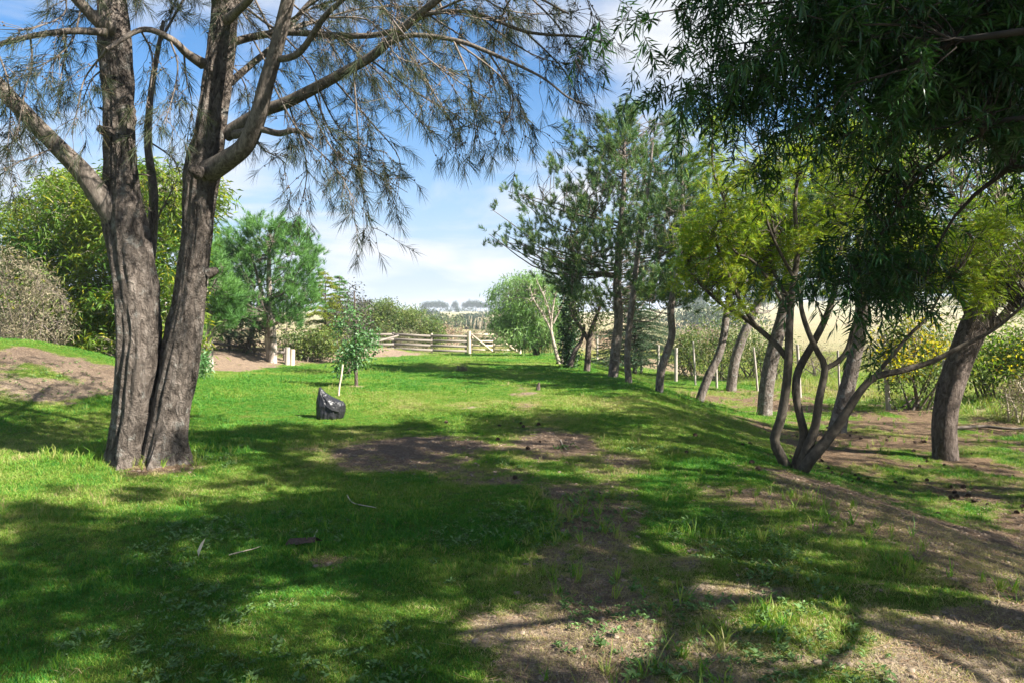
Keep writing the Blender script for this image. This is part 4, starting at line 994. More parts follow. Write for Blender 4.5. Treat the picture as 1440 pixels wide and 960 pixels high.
# black bag on the lawn: gathered cloth drawn up to one corner
g = G(462, 588); d = g[1]; px = d / FPX
prof = [(1.0, 445.5, 477, .9), (.93, 445, 480, .98), (.75, 445.5, 481.5, 1.0), (.55, 446, 481, .96), (.44, 446.5, 478.5, .85), (.36, 447, 472, .72), (.26, 447.3, 463, .52), (.16, 447.6, 457, .36), (.06, 447.8, 453, .22), (0.0, 448.2, 450.5, .1)]
n, sd = 80, 96; f = np.linspace(0, 1, n); pr = np.array(prof)
vv_ = np.interp(f, np.linspace(0, 1, len(pr)), pr[:, 0]); ul = np.interp(f, np.linspace(0, 1, len(pr)), pr[:, 1]); ur = np.interp(f, np.linspace(0, 1, len(pr)), pr[:, 2]); dp = np.interp(f, np.linspace(0, 1, len(pr)), pr[:, 3])
an = np.linspace(0, 2 * math.pi, sd, endpoint=False)
cx = ((ul + ur) / 2 - CU) * px; hw = (ur - ul) / 2 * px; hh = .50
A, F_ = np.meshgrid(an, np.arange(n)); fi = f[F_]
rid = lambda a_, b_, o_: 1 - np.abs(2 * fbm(a_, b_, o_) - 1) * 2
wr = 1 + .2 * (fbm(np.cos(A) * 2.0 + fi * 1.5 + 5, np.sin(A) * 2.0 + fi * 3, 2) - .5) + .1 * rid(np.cos(A) * 3.2 + fi * .8, np.sin(A) * 3.2 + fi * 2.2 + 3, 2) + .07 * np.abs(np.sin(A * 4.5 + 2.5 * fbm(A, fi * 3, 2))) * (.3 + fi) + .05 * rid(np.cos(A) * 8 + 2, np.sin(A) * 8 + fi * 7, 2)
V = np.stack([cx[F_] + hw[F_] * np.cos(A) * wr, d + .16 * dp[F_] * np.sin(A) * wr, g[2] - .02 + hh * (1 - vv_[F_])], -1)
jj = np.arange(sd); kk = np.arange(n - 1)[:, None]
m_ = MB(); m_.add(V.reshape(-1, 3), np.stack([kk * sd + jj, kk * sd + (jj + 1) % sd, (kk + 1) * sd + (jj + 1) % sd, (kk + 1) * sd + jj], -1).reshape(-1, 4))
tp = V[-1].mean(0) + [0, 0, .01]; m_.add(np.concatenate([V[-1], tp[None]]), np.stack([jj, (jj + 1) % sd, np.full(sd, sd)], -1))
mt, t = material('black_plastic'); nv = noise(t, mapped(t, (1, 1, 1)), 14, 5, .6, 1.0)
finish(t, principled(t, (0.016, 0.016, 0.018), .34, .5, nv, .6, .02).outputs[0])
bag = m_.build('plastic_bag', mt, None, tuple(g), True); tag(bag, 'black plastic sack drawn up to one corner, standing on the sunny lawn', 'bag')
# its loose fold
fl = MB(); q = np.array([[.02, -.17, .29], [.08, -.18, .23], [.15, -.15, .25], [.2, -.1, .22], [.19, -.12, .12], [.1, -.19, .15], [.03, -.19, .2]]) + [0, 0.0, 0]
fl.add(np.concatenate([g + q, g + q + [0, .03, 0]]), [[0, 1, 5, 6], [1, 2, 4, 5]] ); fl.add(g + q, [[2, 3, 4]])
fl.build('fold', mt, bag, base=tuple(g), smooth=True)

# hedge shrubs right of the sapling
GH = 'shrubs along the back of the lawn'
poly_shrub('hedge_shrub', 'tall green shrub behind the end of the rail fence, next to the sapling', 530, 41, [(498, 490), (502, 450), (520, 432), (545, 426), (566, 434), (572, 488)], 480, 1.6, 'shrub_leaf', nst=12, r=.03, crad=.34, per=24, L=.16, W=.06, group=GH)
poly_shrub('hedge_shrub', 'rounded green shrub behind the middle of the rail fence', 590, 42, [(556, 484), (556, 442), (580, 436), (605, 444), (620, 457), (625, 474), (610, 484)], 420, 1.5, 'shrub_leaf', nst=12, r=.03, crad=.34, per=24, L=.16, W=.06, group=GH)
poly_shrub('dry_bush', 'small pale leafless bush before the hedge shrubs behind the rail fence', 574, 39.5, [(552, 490), (558, 466), (574, 459), (594, 470), (598, 488)], 160, .5, 'dry_leaf', nst=20, r=.01, bark='pale_twig', crad=.14, per=8, L=.12, W=.016, spread=.25)
poly_shrub('brush_pile', 'heap of pale dry sticks at the free end of the rail fence', 515, 36, [(488, 496), (500, 484), (520, 478), (540, 486), (548, 496)], 120, .5, 'dry_leaf', nst=26, r=.016, bark='old_wood', crad=.14, per=4, L=.14, W=.02, spread=.7)

# willowy rounded tree, bare pale tree, ivy trunk, forked tree, flax
g = G(755, 500); d = g[1]
o = thing('willowy_tree', 'rounded weeping green tree beside the wooden gate', 'tree', g)
m_ = MB(); tr = px_tube(m_, [(755, 506, 10), (754, 490, 9), (751, 470, 8), (747, 450, 6), (742, 420, 3)], 24, 10, d, .06); m_.build('trunk', M['thick_bark'], o, smooth=True)
C = fill([(685, 440), (690, 412), (710, 394), (745, 386), (775, 392), (795, 420), (798, 470), (780, 492), (745, 492), (722, 478), (705, 482), (690, 462)], 620, d, 1.6)
s, l = MB(), MB(); sk = skeleton(s, tr[tr[:, 2] > .2], C[:22], .04, .5); connect(s, C, netof(tr[tr[:, 2] > .4], *sk), .004, 4, .08, .3)
s.build('branches', M['dark_twig'], o, kind='stuff')
b = np.repeat(C, 34, 0) + rng.normal(0, .17, (len(C) * 34, 3)); strap(l, b, rng.normal(0, .7, b.shape) + [0, 0, -.7], rng.uniform(.12, .24, len(b)), .036, .15, .1); l.build('crown', M['willow_leaf'], o, kind='stuff')
def bare_tree(name, label, u, v, stems_px, bark, twn, poly, leaf=None, per=3, L=.07, W=.03, rad=.7, crad=.2):
    g = G(u, v); d = g[1]; o = thing(name, label, 'tree', g); ps = []
    for s_ in stems_px:
        m_ = MB(); ps.append(px_tube(m_, s_, 26, 9, d, .05, cap=True)); m_.build('stem', M[bark], o, smooth=True)
    br = MB(); C = fill(poly, twn, d, rad); connect(br, C, netof(*[p[p[:, 2] > g[2] + .8] for p in ps]), .006, 6, .05, .4)
    br.build('branches', M[bark], o, kind='stuff')
    if leaf: l = MB(); clump(l, C, crad, per, L, W); l.build('crown', M[leaf], o, kind='stuff')
    return o
bare_tree('bare_tree', 'nearly leafless pale-barked tree with thin branches in front of the weeping tree', 785, 511,
          [[(787, 514, 6), (782, 495, 5.5), (777, 475, 4.5), (775, 460, 3.5), (778, 430, 2.5), (785, 400, 1)], [(777, 470, 3.5), (765, 445, 2.5), (752, 425, 2), (745, 405, 1)], [(776, 460, 3), (770, 430, 2), (755, 395, 1)], [(778, 455, 3), (790, 430, 2), (797, 405, 1)], [(790, 512, 5), (792, 495, 4), (795, 475, 3), (797, 450, 1)]],
          'white_bark', 90, [(735, 420), (745, 390), (790, 390), (800, 430), (780, 455), (750, 445)], 'acacia_leaf2', 2, .06, .03)
bare_tree('forked_tree', 'small dark tree with low forked trunk under the tall pine', 824, 522,
          [[(825, 525, 10), (827, 500, 9), (829, 475, 8), (835, 455, 6), (845, 430, 3)], [(828, 480, 7), (818, 462, 5), (808, 448, 4), (800, 430, 2)], [(802, 514, 8), (808, 495, 7), (818, 478, 5), (822, 460, 3)]],
          'thick_bark', 130, [(800, 430), (820, 405), (850, 410), (860, 450), (835, 470), (805, 460)], 'shrub_leaf', 9, .1, .04, .9)
g = G(800, 517); d = g[1]
o = thing('ivy_trunk', 'upright trunk thickly wrapped in dark ivy leaves beside the bare pale tree', 'tree', g)
m_ = MB(); tr = px_tube(m_, [(800, 519, 9), (801, 490, 9), (802, 450, 8), (803, 400, 7), (806, 330, 4)], 24, 10, d, .05); m_.build('trunk', M['thick_bark'], o, smooth=True)
q = resample(tr[:, :3], 400); q = q[:330] + rng.normal(0, .13, (330, 3)); l = MB(); clump(l, q, .18, 16, .1, .07); l.build('ivy', M['ivy_leaf'], o, kind='stuff')
g = G(722, 494); o = thing('flax_plant', 'spiky clump of dark flax blades beside the gate at the foot of the weeping tree', 'plant', g)
for k in range(64):
    a = rng.uniform(0, 6.28); L = rng.uniform(.6, 1.15); e = rng.uniform(.25, .95)
    dv = np.array([math.cos(a) * e, math.sin(a) * e, 1.0]); dv /= np.linalg.norm(dv); sd_ = np.cross(dv, [0, 0, 1.0]); sd_ /= np.linalg.norm(sd_)
    b0 = g + np.array([math.cos(a), math.sin(a), 0]) * .1; tt = np.linspace(0, 1, 6)[:, None]
    c = b0 + dv * L * tt - np.array([0, 0, .3]) * L * tt ** 2 * e; w = np.array([.02, .03, .03, .025, .016, .002])[:, None]
    m_ = MB(); m_.add(np.concatenate([c - sd_ * w, c + sd_ * w]), [[i, i + 1, i + 7, i + 6] for i in range(5)]); m_.build('blade', M['flax_leaf'], o)
d = 27.5; conifer('cedar_tree', 'dark green pyramidal cedar with layered boughs behind the tall pine trunks', ground_at(893, d), 3.5, 1.75, 'cedar_leaf', 24, 9, 11, .07, .02, .05, .05)

# shrubs on the far side of the wire fence
GS = 'shrubs behind the wire fence'
def fshrub(label, u, d, h, w, leaf='shrub_leaf', n=200, **k):
    g = ground_at(u, d); C = ell(g + [0, 0, h * .55], (w / 2, w / 2 * .9, h * .5), n, .3, .35); C[:, 2] = np.maximum(C[:, 2], g[2] + .1)
    kw = dict(nst=10, r=.03, crad=.24, per=13, L=.11, W=.045, group=GS); kw.update(k); nm = kw.pop('name', 'fence_shrub')
    return shrub(nm, label, 'shrub', g, C, leaf, **kw)
fshrub('small grey-green shrub behind the wire fence between the S-curved pine and leaning pine', 968, 27.5, 1.7, 1.5)
fshrub('dark spreading shrub behind the wire fence at the leaning pine', 1008, 25.6, 1.9, 1.9)
fshrub('open branched shrub behind the wire fence past the leaning pines', 1050, 26.0, 2.2, 2.2, n=170)
fshrub('twiggy olive shrub behind the wire fence beside the stout fissured pine', 1085, 25.0, 1.5, 1.6, n=110)
fshrub('dry twiggy shrub behind the wire fence behind the many-stemmed tree', 1150, 27.0, 1.2, 2.0, 'dry_leaf', 110, W=.016, bark='oak_twig')
fshrub('low purple-brown brush in the dry field beyond the wire fence', 1225, 33.0, 1.3, 2.4, 'purple_leaf', 150, W=.016, bark='oak_twig')
g_ = fshrub('bushy shrub with bright yellow leaves behind the grey fence post', 1292, 16.8, 2.1, 2.2, 'shrub_leaf', 300, name='yellow_shrub')
def yellow(o, c, r, n):
    C = ell(c, r, n, .5, .35); m_ = MB(); clump(m_, C, .2, 12, .085, .06); m_.build('yellow_leaves', M['yellow_flower'], o, kind='stuff')
g0 = ground_at(1285, 16.5); yellow(g_, g0 + [-.1, -.2, 1.4], (.9, .75, .65), 60)
fshrub('leafy green shrub beyond the wire fence past the swept tree', 1400, 17.5, 1.7, 2.4, 'acacia_leaf2', 330, name='leafy_shrub')
g_ = fshrub('shrub with a few yellow leaves at the far end of the wire fence', 1475, 17.0, 1.9, 2.2, 'shrub_leaf', 260, name='yellow_shrub')
g0 = ground_at(1450, 16.5); yellow(g_, g0 + [-.3, -.2, 1.1], (.7, .5, .5), 10)
fshrub('pale dry grass bush at the far end of the wire fence', 1450, 14.8, .9, 1.2, 'dry_leaf', 120, W=.016, bark='pale_twig', name='dry_bush')

# ------------------------------------------------------------------ fences and gate
def plank(root, name, a, b, w, th, mat):
    """board from a to b, w high, th thick"""
    a, b = np.asarray(a, float), np.asarray(b, float); v = b - a; L = np.linalg.norm(v)
    m_ = MB(); box(m_, (0, 0, 0), (L, th, w), jit=.003); me = m_.mesh(name); me.materials.append(M[mat])
    q = bpy.data.objects.new(name, me); COL.objects.link(q); q.parent = root
    q.rotation_euler = Vector(v).to_track_quat('X', 'Z').to_euler(); q.location = Vector((a + b) / 2) - root.location
    return q
def post(root, u, d, h, r, mat='post_wood', lean=(0, 0), sides=8):
    g = ground_at(u, d); m_ = MB(); tube(m_, [g - [0, 0, .15], g + [lean[0] * .5, lean[1] * .5, h / 2], g + [lean[0], lean[1], h]], [r, r * .97, r * .93], 7, sides, 0, True)
    m_.build('post', M[mat], root, smooth=False); return g + [lean[0], lean[1], h]
DF = 38.0
g = ground_at(600, DF); rf = thing('rail_fence', 'weathered grey wooden rail fence closing the back of the lawn', 'fence', g)
fu = [516, 553, 607, 655]
for u in fu: post(rf, u, DF, 1.0 + rng.normal(0, .03), .06, 'new_wood' if u == 607 else 'old_wood')
for i in range(3):
    for k in range(4):
        a = ground_at(fu[i], DF); b = ground_at(fu[i + 1], DF); z = .14 + k * .245
        plank(rf, 'rail', a + [-.05, -.09, z + rng.normal(0, .012)], b + [.05, -.09, z + rng.normal(0, .012)], .12, .03, 'old_wood')
g = ground_at(662, DF); gt = thing('gate', 'pale timber double gate with diagonal braces beside the rail fence', 'gate', g)
def leaf_gate(ua, ub, flip):
    a, b = ground_at(ua, DF - .05), ground_at(ub, DF - .05)
    lfE = bpy.data.objects.new('gate_leaf', None); COL.objects.link(lfE); lfE.parent = gt
    for q, n_, w in ((a, 'stile', .09), (b, 'stile', .09)): plank(gt, n_, q + [0, 0, .06], q + [0, 0, 1.02], w, .05, 'new_wood').parent = lfE
    for z in (.2, .42, .64, .97): plank(gt, 'rail', a + [0, -.055, z], b + [0, -.055, z], .085, .03, 'new_wood').parent = lfE
    lo, hi = (b, a) if not flip else (a, b)
    plank(gt, 'brace', hi + [0, -.1, .95], lo + [0, -.1, .12], .085, .03, 'new_wood').parent = lfE
pm = MB(); g = ground_at(660, DF - .05); tube(pm, [g - [0, 0, .2], g + [0, 0, 1.15]], [.1, .095], 4, 10, 0, True); pm.build('post', M['new_wood'], gt)
leaf_gate(664, 693, False); leaf_gate(695, 727, False)
pm = MB(); g = ground_at(731, DF - .05); tube(pm, [g - [0, 0, .2], g + [0, 0, 1.15]], [.09, .085], 4, 10, 0, True); pm.build('post', M['new_wood'], gt)
# fallen poles lying by the rail fence
a, b = ground_at(505, 35.5), ground_at(560, 37.3); m_ = MB(); tube(m_, [a + [0, 0, .1], (a + b) / 2 + [0, 0, .4], b + [0, 0, .75]], [.07, .06, .05], 8, 7, 0, True)
tag(m_.build('leaning_pole', M['old_wood'], None, tuple(a)), 'weathered pole leaning on the end of the rail fence', 'pole')
# wire fence
pts_w = [(1330, 13.6, 1.4, .05, (0, 0)), (1252, 16.9, 1.72, .06, (-.13, .05)), (1183, 18.6, 1.35, .03, (-.08, 0)), (1127, 20.2, 1.45, .045, (-.1, .02)), (1067, 22.0, 1.3, .035, (-.15, 0)), (1009, 22.9, 1.0, .04, (-.05, 0)), (979, 23.9, 1.4, .035, (-.1, 0)), (951, 25.2, 1.15, .06, (0, 0)), (926, 26.6, 1.2, .05, (0, 0)), (902, 28.4, 1.2, .05, (.03, 0)), (870, 31.5, 1.2, .05, (0, 0)), (840, 35, 1.2, .05, (0, 0))]
g = ground_at(1127, 20.2); wf = thing('wire_fence', 'wire fence on thin uneven wooden posts along the dry field', 'fence', g)
tops = [(ground_at(u, d), post(wf, u, d, h, r, 'post_wood', ln)) for u, d, h, r, ln in pts_w]
for z in (.25, .5, .72, .92):
    m_ = MB(); q = np.array([b + (t_ - b) * z for b, t_ in tops]); 
    for i in range(len(q) - 1): tube(m_, [q[i], (q[i] + q[i + 1]) / 2 - [0, 0, .02], q[i + 1]], [.0035, .0035], 6, 3)
    m_.build('wire', M['wire'], wf)
# old rails and stumps behind the left pines
g = ground_at(370, 24.2); lf_ = thing('low_rail', 'low weathered rail with short posts on the sandy bank behind the pines', 'fence', g)
for u in (322, 357, 400): post(lf_, u, 24.2, .42, .06, 'old_wood')
plank(lf_, 'rail', ground_at(300, 24.1) + [0, -.08, .26], ground_at(404, 24.1) + [0, -.08, .3], .09, .04, 'old_wood')
for (u, d, h, lab) in ((403, 23.5, .55, 'short square grey post on the sandy bank beside the forked pine'), (410, 23.6, .5, 'thick pale stump leaning by the short grey post on the sandy bank')):
    g = ground_at(u, d); m_ = MB(); tube(m_, [g - [0, 0, .1], g + [.03, 0, h]], [.085, .075], 6, 9, 0, True); tag(m_.build('stump', M['post_wood'] if u < 405 else M['new_wood'], None, tuple(g)), lab, 'post')

# ------------------------------------------------------------------ far land: scrub, pampas, tree lines
GF = 'scrub in the field beyond the gate'
k_ = 0
def far_bush(u, d, h, w, leaf, n, lab, L=.3, W=.14, name='scrub_bush'):
    g = ground_at(u, d); C = ell(g + [0, 0, h * .45], (w / 2, w / 2, h * .55), n, .3, .4); C[:, 2] = np.maximum(C[:, 2], g[2] + .05)
    return shrub(name, lab, 'shrub', g, C, leaf, nst=3, r=.02, crad=h * .16, per=8, L=L, W=W, group=GF, twig=False, spread=w * .15)
labs = {'red_dry': 'reddish-brown dry scrub bush in the field beyond the gate', 'scrub_leaf': 'olive green scrub bush in the field beyond the gate', 'far_leaf': 'dark green bush in the field beyond the gate'}
for i in range(70):
    d = rng.uniform(46, 105); u = rng.uniform(520, 1010)
    leaf = 'red_dry' if rng.random() < .68 else 'scrub_leaf'
    far_bush(u, d, rng.uniform(.8, 1.7), rng.uniform(1.8, 4.2), leaf, 46, labs[leaf], .3, .07)
for u, d, h, w in ((634, 140, 2.6, 8), (655, 150, 2.3, 7), (700, 130, 2.2, 9), (675, 128, 1.9, 8), (725, 128, 2.6, 9), (612, 150, 2.4, 8), (980, 118, 5, 10), (1005, 130, 5.5, 11), (960, 140, 5, 10), (1035, 125, 5, 11)):
    far_bush(u, d, h, w, 'far_leaf' if rng.random() < .6 else 'scrub_leaf', 110, labs['far_leaf'] if False else 'large dark green bush far across the field', .55, .3)
for i in range(16): far_bush(rng.uniform(560, 760), rng.uniform(190, 430), rng.uniform(1.2, 2.6), rng.uniform(4, 14), 'far_leaf', 50, 'low hedge bush in the pale far field below the ridge trees', .6, .3)
for u, d, lab in ((664, 62, 'cream pampas plumes rising from the scrub beyond the gate'), (670, 60, 'cream pampas plumes rising from the scrub beyond the gate'), (682, 64, 'cream pampas plumes rising from the scrub beyond the gate'), (690, 60, 'cream pampas plumes rising from the scrub beyond the gate')):
    g = ground_at(u, d); o = thing('pampas_grass', lab, 'plant', g, 'pampas plumes')
    m_, s = MB(), MB()
    for q in range(9):
        e = g + np.array([rng.normal(0, .5), rng.normal(0, .5), rng.uniform(1.5, 2.3)]); tube(s, [g, (g + e) / 2 + [0, 0, .2], e], [.012, .01, .006], 5, 3)
        brush(m_, e[None] - [0, 0, .35], np.array([[.1, 0, 1.0]]), .5, 50, .16, .4, .03)
    b = np.repeat(g[None], 90, 0); strap(s, b, rng.normal(0, .5, b.shape) + [0, 0, .8], rng.uniform(.7, 1.4, 90), .03, .1, .5)
    s.build('stalks', M['scrub_leaf'], o); m_.build('plumes', M['pampas'], o, kind='stuff')
def far_tree(u, d, h, w, lab, flat=.5, trunk_f=.35, nt=1):
    g = ground_at(u, d); o = thing('far_tree', lab, 'tree', g, 'trees on the far ridge'); m_, l = MB(), MB()
    tr = tube(m_, [g - [0, 0, .3], g + [.1, 0, h * .5], g + [0, 0, h * .9]], [h * .03, h * .02, h * .008], 8, 6)
    C = ell(g + [0, 0, h * (trunk_f + (1 - trunk_f) * .5)], (w / 2, w / 2, h * (1 - trunk_f) * .55), 150, .3, .3, -.55)
    skeleton(m_, tr, C[:10], .15, .4)
    m_.build('trunk', M['dark_twig'], o); clump(l, C, h * .09, 9, h * .085, h * .04); l.build('crown', M['far_leaf'], o, kind='stuff')
for u, h, w in ((597, 8.5, 8), (603, 9.5, 9), (611, 10, 10), (619, 9.5, 9), (626, 8.0, 7)): far_tree(u, 470 + rng.normal(0, 8), h * .72, w * .75, 'tree in the dense umbrella-topped clump on the far ridge', .5, .3)
far_tree(639.5, 470, 6.8, 5.2, 'single small tree standing alone on the far ridge', .5, .15)
for u, h, w in ((654, 8.0, 7), (661, 8.5, 8), (669, 8.6, 8), (676, 7.6, 7), (684, 7, 7)): far_tree(u, 470 + rng.normal(0, 12), h * .85, w * .8, 'tree in the looser row on the far ridge beside the weeping tree', .5, .3)
for i in range(26):
    u = rng.uniform(880, 1560); far_tree(u, rng.uniform(250, 380), rng.uniform(5, 10), rng.uniform(6, 11), 'tree in the wooded line on the rising land behind the wire fence', .5, .2)
for i in range(12):
    u = rng.uniform(-200, 520); far_tree(u, rng.uniform(120, 240), rng.uniform(4, 7), rng.uniform(5, 9), 'tree in the distance behind the bamboo and bright pines', .5, .2)

# ------------------------------------------------------------------ small things lying about
def cone_mesh():
    m_ = MB(); n, s = 7, 8
    for i in range(n):
        z = -.03 + .06 * i / (n - 1); r = .026 * math.sin(math.pi * (0.16 + .8 * i / (n - 1))) + .003
        for k in range(s):
            a = 2 * math.pi * (k + .5 * (i % 2)) / s; o = np.array([math.cos(a), math.sin(a), 0]); sd_ = np.array([-math.sin(a), math.cos(a), 0])
            c = np.array([0, 0, z]); m_.add([c + o * r * .3 - sd_ * .009, c + o * r * .3 + sd_ * .009, c + o * r * 1.35 + sd_ * .006 + [0, 0, .009], c + o * r * 1.35 - sd_ * .006 + [0, 0, .009]], [[0, 1, 2, 3]])
    tube(m_, [(0, 0, -.03), (0, 0, 0), (0, 0, .034)], [.008, .017, .004], 5, 6)
    me = m_.mesh('pine_cone'); me.materials.append(M['pine_cone']); return me
cme = cone_mesh()
i = 0
cl_ = [(rng.uniform(3.8, 8.0), rng.uniform(5.0, 14.0)) for _ in range(16)]
while i < 96:
    if i < 82:
        q = cl_[rng.integers(16)]; x, y = q[0] + rng.normal(0, .45), q[1] + rng.normal(0, .5)
    else: x, y = rng.uniform(-1.5, 3.0), rng.uniform(6.0, 11)
    if x < -2: continue
    if x > .72 * y + .4: continue
    c = bpy.data.objects.new('pine_cone', cme); COL.objects.link(c); s = rng.uniform(.4, .95)
    c.location = (x, y, H(x, y) + .022 * s); c.rotation_euler = (rng.uniform(1.1, 2.0), rng.uniform(-.3, .3), rng.uniform(0, 6.28)); c.scale = (s, s, s)
    if i < 82: tag(c, 'dark brown pine cone lying in needle litter below the pines', 'pine cone', 'pine cones under the pines')
    else: tag(c, 'dark pine cone lying loose on the mown lawn', 'pine cone', 'pine cones on the lawn')
    i += 1
def stick(label, pix, r, mat='pale_twig', name='fallen_twig', lift=.012):
    pts = np.array([G(u, v) for u, v in pix]) + [0, 0, lift + r]; m_ = MB()
    tube(m_, pts, [r, r * .9, r * .5], 16, 5, .002, True); tag(m_.build(name, M[mat], None, tuple(pts[0])), label, 'twig')
stick('thin pale curved twig lying on shaded grass in front of the brown bare patch', [(488, 698), (494, 708), (505, 712), (528, 717)], .006)
stick('long thin dry twig lying flat on the dark foreground grass', [(322, 783), (345, 777), (368, 770)], .005)
stick('short pale twig with hooked end beside a brown bark strip on the lawn', [(446, 748), (442, 757), (430, 765), (415, 768)], .006)
stick('small forked pale twig on the bare soil in mid lawn', [(788, 620), (792, 628), (797, 634)], .006)
stick('dark stick on the brown bare soil in mid lawn', [(745, 612), (762, 612)], .008, 'dark_twig')
stick('white thin stick in the grass near the sandy patch', [(870, 715), (885, 717), (905, 725)], .004)
stick('fallen branch lying on the low ground by the swept tree', [(1345, 605), (1385, 603), (1420, 606), (1470, 604)], .035, 'dark_twig', 'fallen_branch', .02)
g = G(424, 766); m_ = MB(); m_.add(g + np.array([[-.1, -.05, .02], [.1, -.03, .03], [.14, .04, .02], [-.06, .05, .015], [-.08, 0, .05], [.1, .01, .055]]), [[0, 1, 5, 4], [4, 5, 2, 3]])
tag(m_.build('bark_strip', M['pine_cone'], None, tuple(g)), 'curled brown strip of bark lying on the shaded lawn', 'bark')
g = G(279, 782); m_ = MB(); sw = np.array([[0, 0, .0], [-.012, .01, .03], [.018, .005, .05], [.04, .01, .11], [.012, .012, .08]]); m_.add(g + sw * 1.1, [[0, 2, 4, 1]]); m_.add(g + sw * 1.1, [[2, 3, 4]])
tag(m_.build('dry_leaf', M['pampas'], None, tuple(g)), 'single pale dry leaf standing upright in the shaded grass', 'leaf')
g = G(757, 548); m_ = MB(); tube(m_, [g, g + [0, 0, .07], g + [.02, 0, .16]], [.05, .04, .02], 6, 7, 0, True); tag(m_.build('stub', M['thick_bark'], None, tuple(g)), 'small dark stub sticking up from the lawn beside a sandy spot', 'stub')
blob_m = MB(); g = G(650, 522); C = ell(g + [0, 0, .06], (.14, .12, .1), 40); clump(blob_m, C, .06, 8, .08, .02); tag(blob_m.build('weed_tuft', M['dry_leaf'], None, tuple(g)), 'small brown weed tuft in the shaded far lawn', 'weeds')

# ------------------------------------------------------------------ grass, weeds and litter: scattered tufts
def grass_variant(name, nb, h, rad, w, lean, mat, seg=3):
    m_ = MB()
    a = rng.uniform(0, 6.28, nb); rr = rad * np.sqrt(rng.random(nb)); b = np.stack([rr * np.cos(a), rr * np.sin(a), np.full(nb, -.006)], -1)
    dv = np.stack([rng.normal(0, lean, nb), rng.normal(0, lean, nb), np.ones(nb)], -1); dv = norm(dv)
    L = h * rng.uniform(.45, 1.2, nb); fa = rng.uniform(0, 6.28, nb); sd_ = np.stack([np.cos(fa), np.sin(fa), 0 * fa], -1)
    bend = np.stack([rng.normal(0, .5, nb), rng.normal(0, .5, nb), np.full(nb, -.35)], -1)
    p0 = b; p1 = b + dv * L[:, None] * .55; p2 = b + dv * L[:, None] + bend * L[:, None] * .4
    W = w * rng.uniform(.7, 1.3, nb)[:, None]
    V = np.stack([p0 - sd_ * W, p0 + sd_ * W, p1 - sd_ * W * .8, p1 + sd_ * W * .8, p2], 1).reshape(-1, 3); i = np.arange(nb)[:, None] * 5
    m_.add(V, np.concatenate([i + [0, 1, 3], i + [0, 3, 2], i + [2, 3, 4]]))
    me = m_.mesh(name); me.materials.append(mat); o = bpy.data.objects.new(name, me); return o
def weed_variant(name, n, L, W, mat):
    m_ = MB(); a = rng.uniform(0, 6.28, n); dv = np.stack([np.cos(a), np.sin(a), rng.uniform(.15, 1.3, n)], -1)
    b = np.stack([rng.normal(0, .012, n), rng.normal(0, .012, n), rng.uniform(0, .03, n)], -1)
    strap(m_, b, dv, L * rng.uniform(.5, 1.2, n), W * rng.uniform(.7, 1.2, n), .1, .25, np.array([[0, 0, 1.0]]) + .3 * rng.normal(size=(n, 3)))
    me = m_.mesh(name); me.materials.append(mat); return bpy.data.objects.new(name, me)
def litter_variant(name, n, mat):
    m_ = MB(); b = np.stack([rng.normal(0, .06, n), rng.normal(0, .06, n), rng.uniform(.002, .014, n)], -1); a = rng.uniform(0, 6.28, n)
    dv = np.stack([np.cos(a), np.sin(a), rng.normal(0, .08, n)], -1); strap(m_, b, dv, rng.uniform(.05, .13, n), .003, 0, 0, np.array([[0, 0, 1.0]]) + 0 * b)
    me = m_.mesh(name); me.materials.append(mat); return bpy.data.objects.new(name, me)
def tint_mat(name, stops, trans=.35, rough=.55):
    """blade colour follows the tuft's own dryness"""
    m, t = material(name); at = t.nodes.new('ShaderNodeAttribute'); at.attribute_type = 'INSTANCER'; at.attribute_name = 'tint'
    geo = t.nodes.new('ShaderNodeNewGeometry'); a = t.nodes.new('ShaderNodeMath'); a.operation = 'MULTIPLY_ADD'; a.inputs[1].default_value = .62
    t.links.new(geo.outputs['Random Per Island'], a.inputs[0]); t.links.new(at.outputs['Fac'], a.inputs[2])
    s = t.nodes.new('ShaderNodeMath'); s.operation = 'SUBTRACT'; s.inputs[1].default_value = .3; t.links.new(a.outputs[0], s.inputs[0])
    col = ramp(t, s.outputs[0], stops); b = principled(t, col, rough, .25); tr = t.nodes.new('ShaderNodeBsdfTranslucent')
    t.links.new(mixc(t, 1.0, col, (1.05, 1.3, .42), 'MULTIPLY'), tr.inputs['Color']); mx = t.nodes.new('ShaderNodeMixShader'); mx.inputs[0].default_value = trans
    t.links.new(b.outputs[0], mx.inputs[1]); t.links.new(tr.outputs[0], mx.inputs[2]); finish(t, mx.outputs[0]); return m
M['grass'] = tint_mat('grass_blades', [(0.0, (.035, .165, .02)), (.35, (.14, .275, .025)), (.6, (.26, .3, .06)), (.85, (.34, .28, .13)), (1.0, (.4, .32, .18))])
M['weed'] = leaf_mat('grey_green_weeds', (.1, .18, .06), (.15, .23, .09), None, .3, .7, .1, 2.0)
M['litter'] = leaf_mat('needle_litter', (.2, .115, .065), (.27, .18, .105), (.36, .28, .19), .1, .8, .1, 1.0, (1, 1, 1))
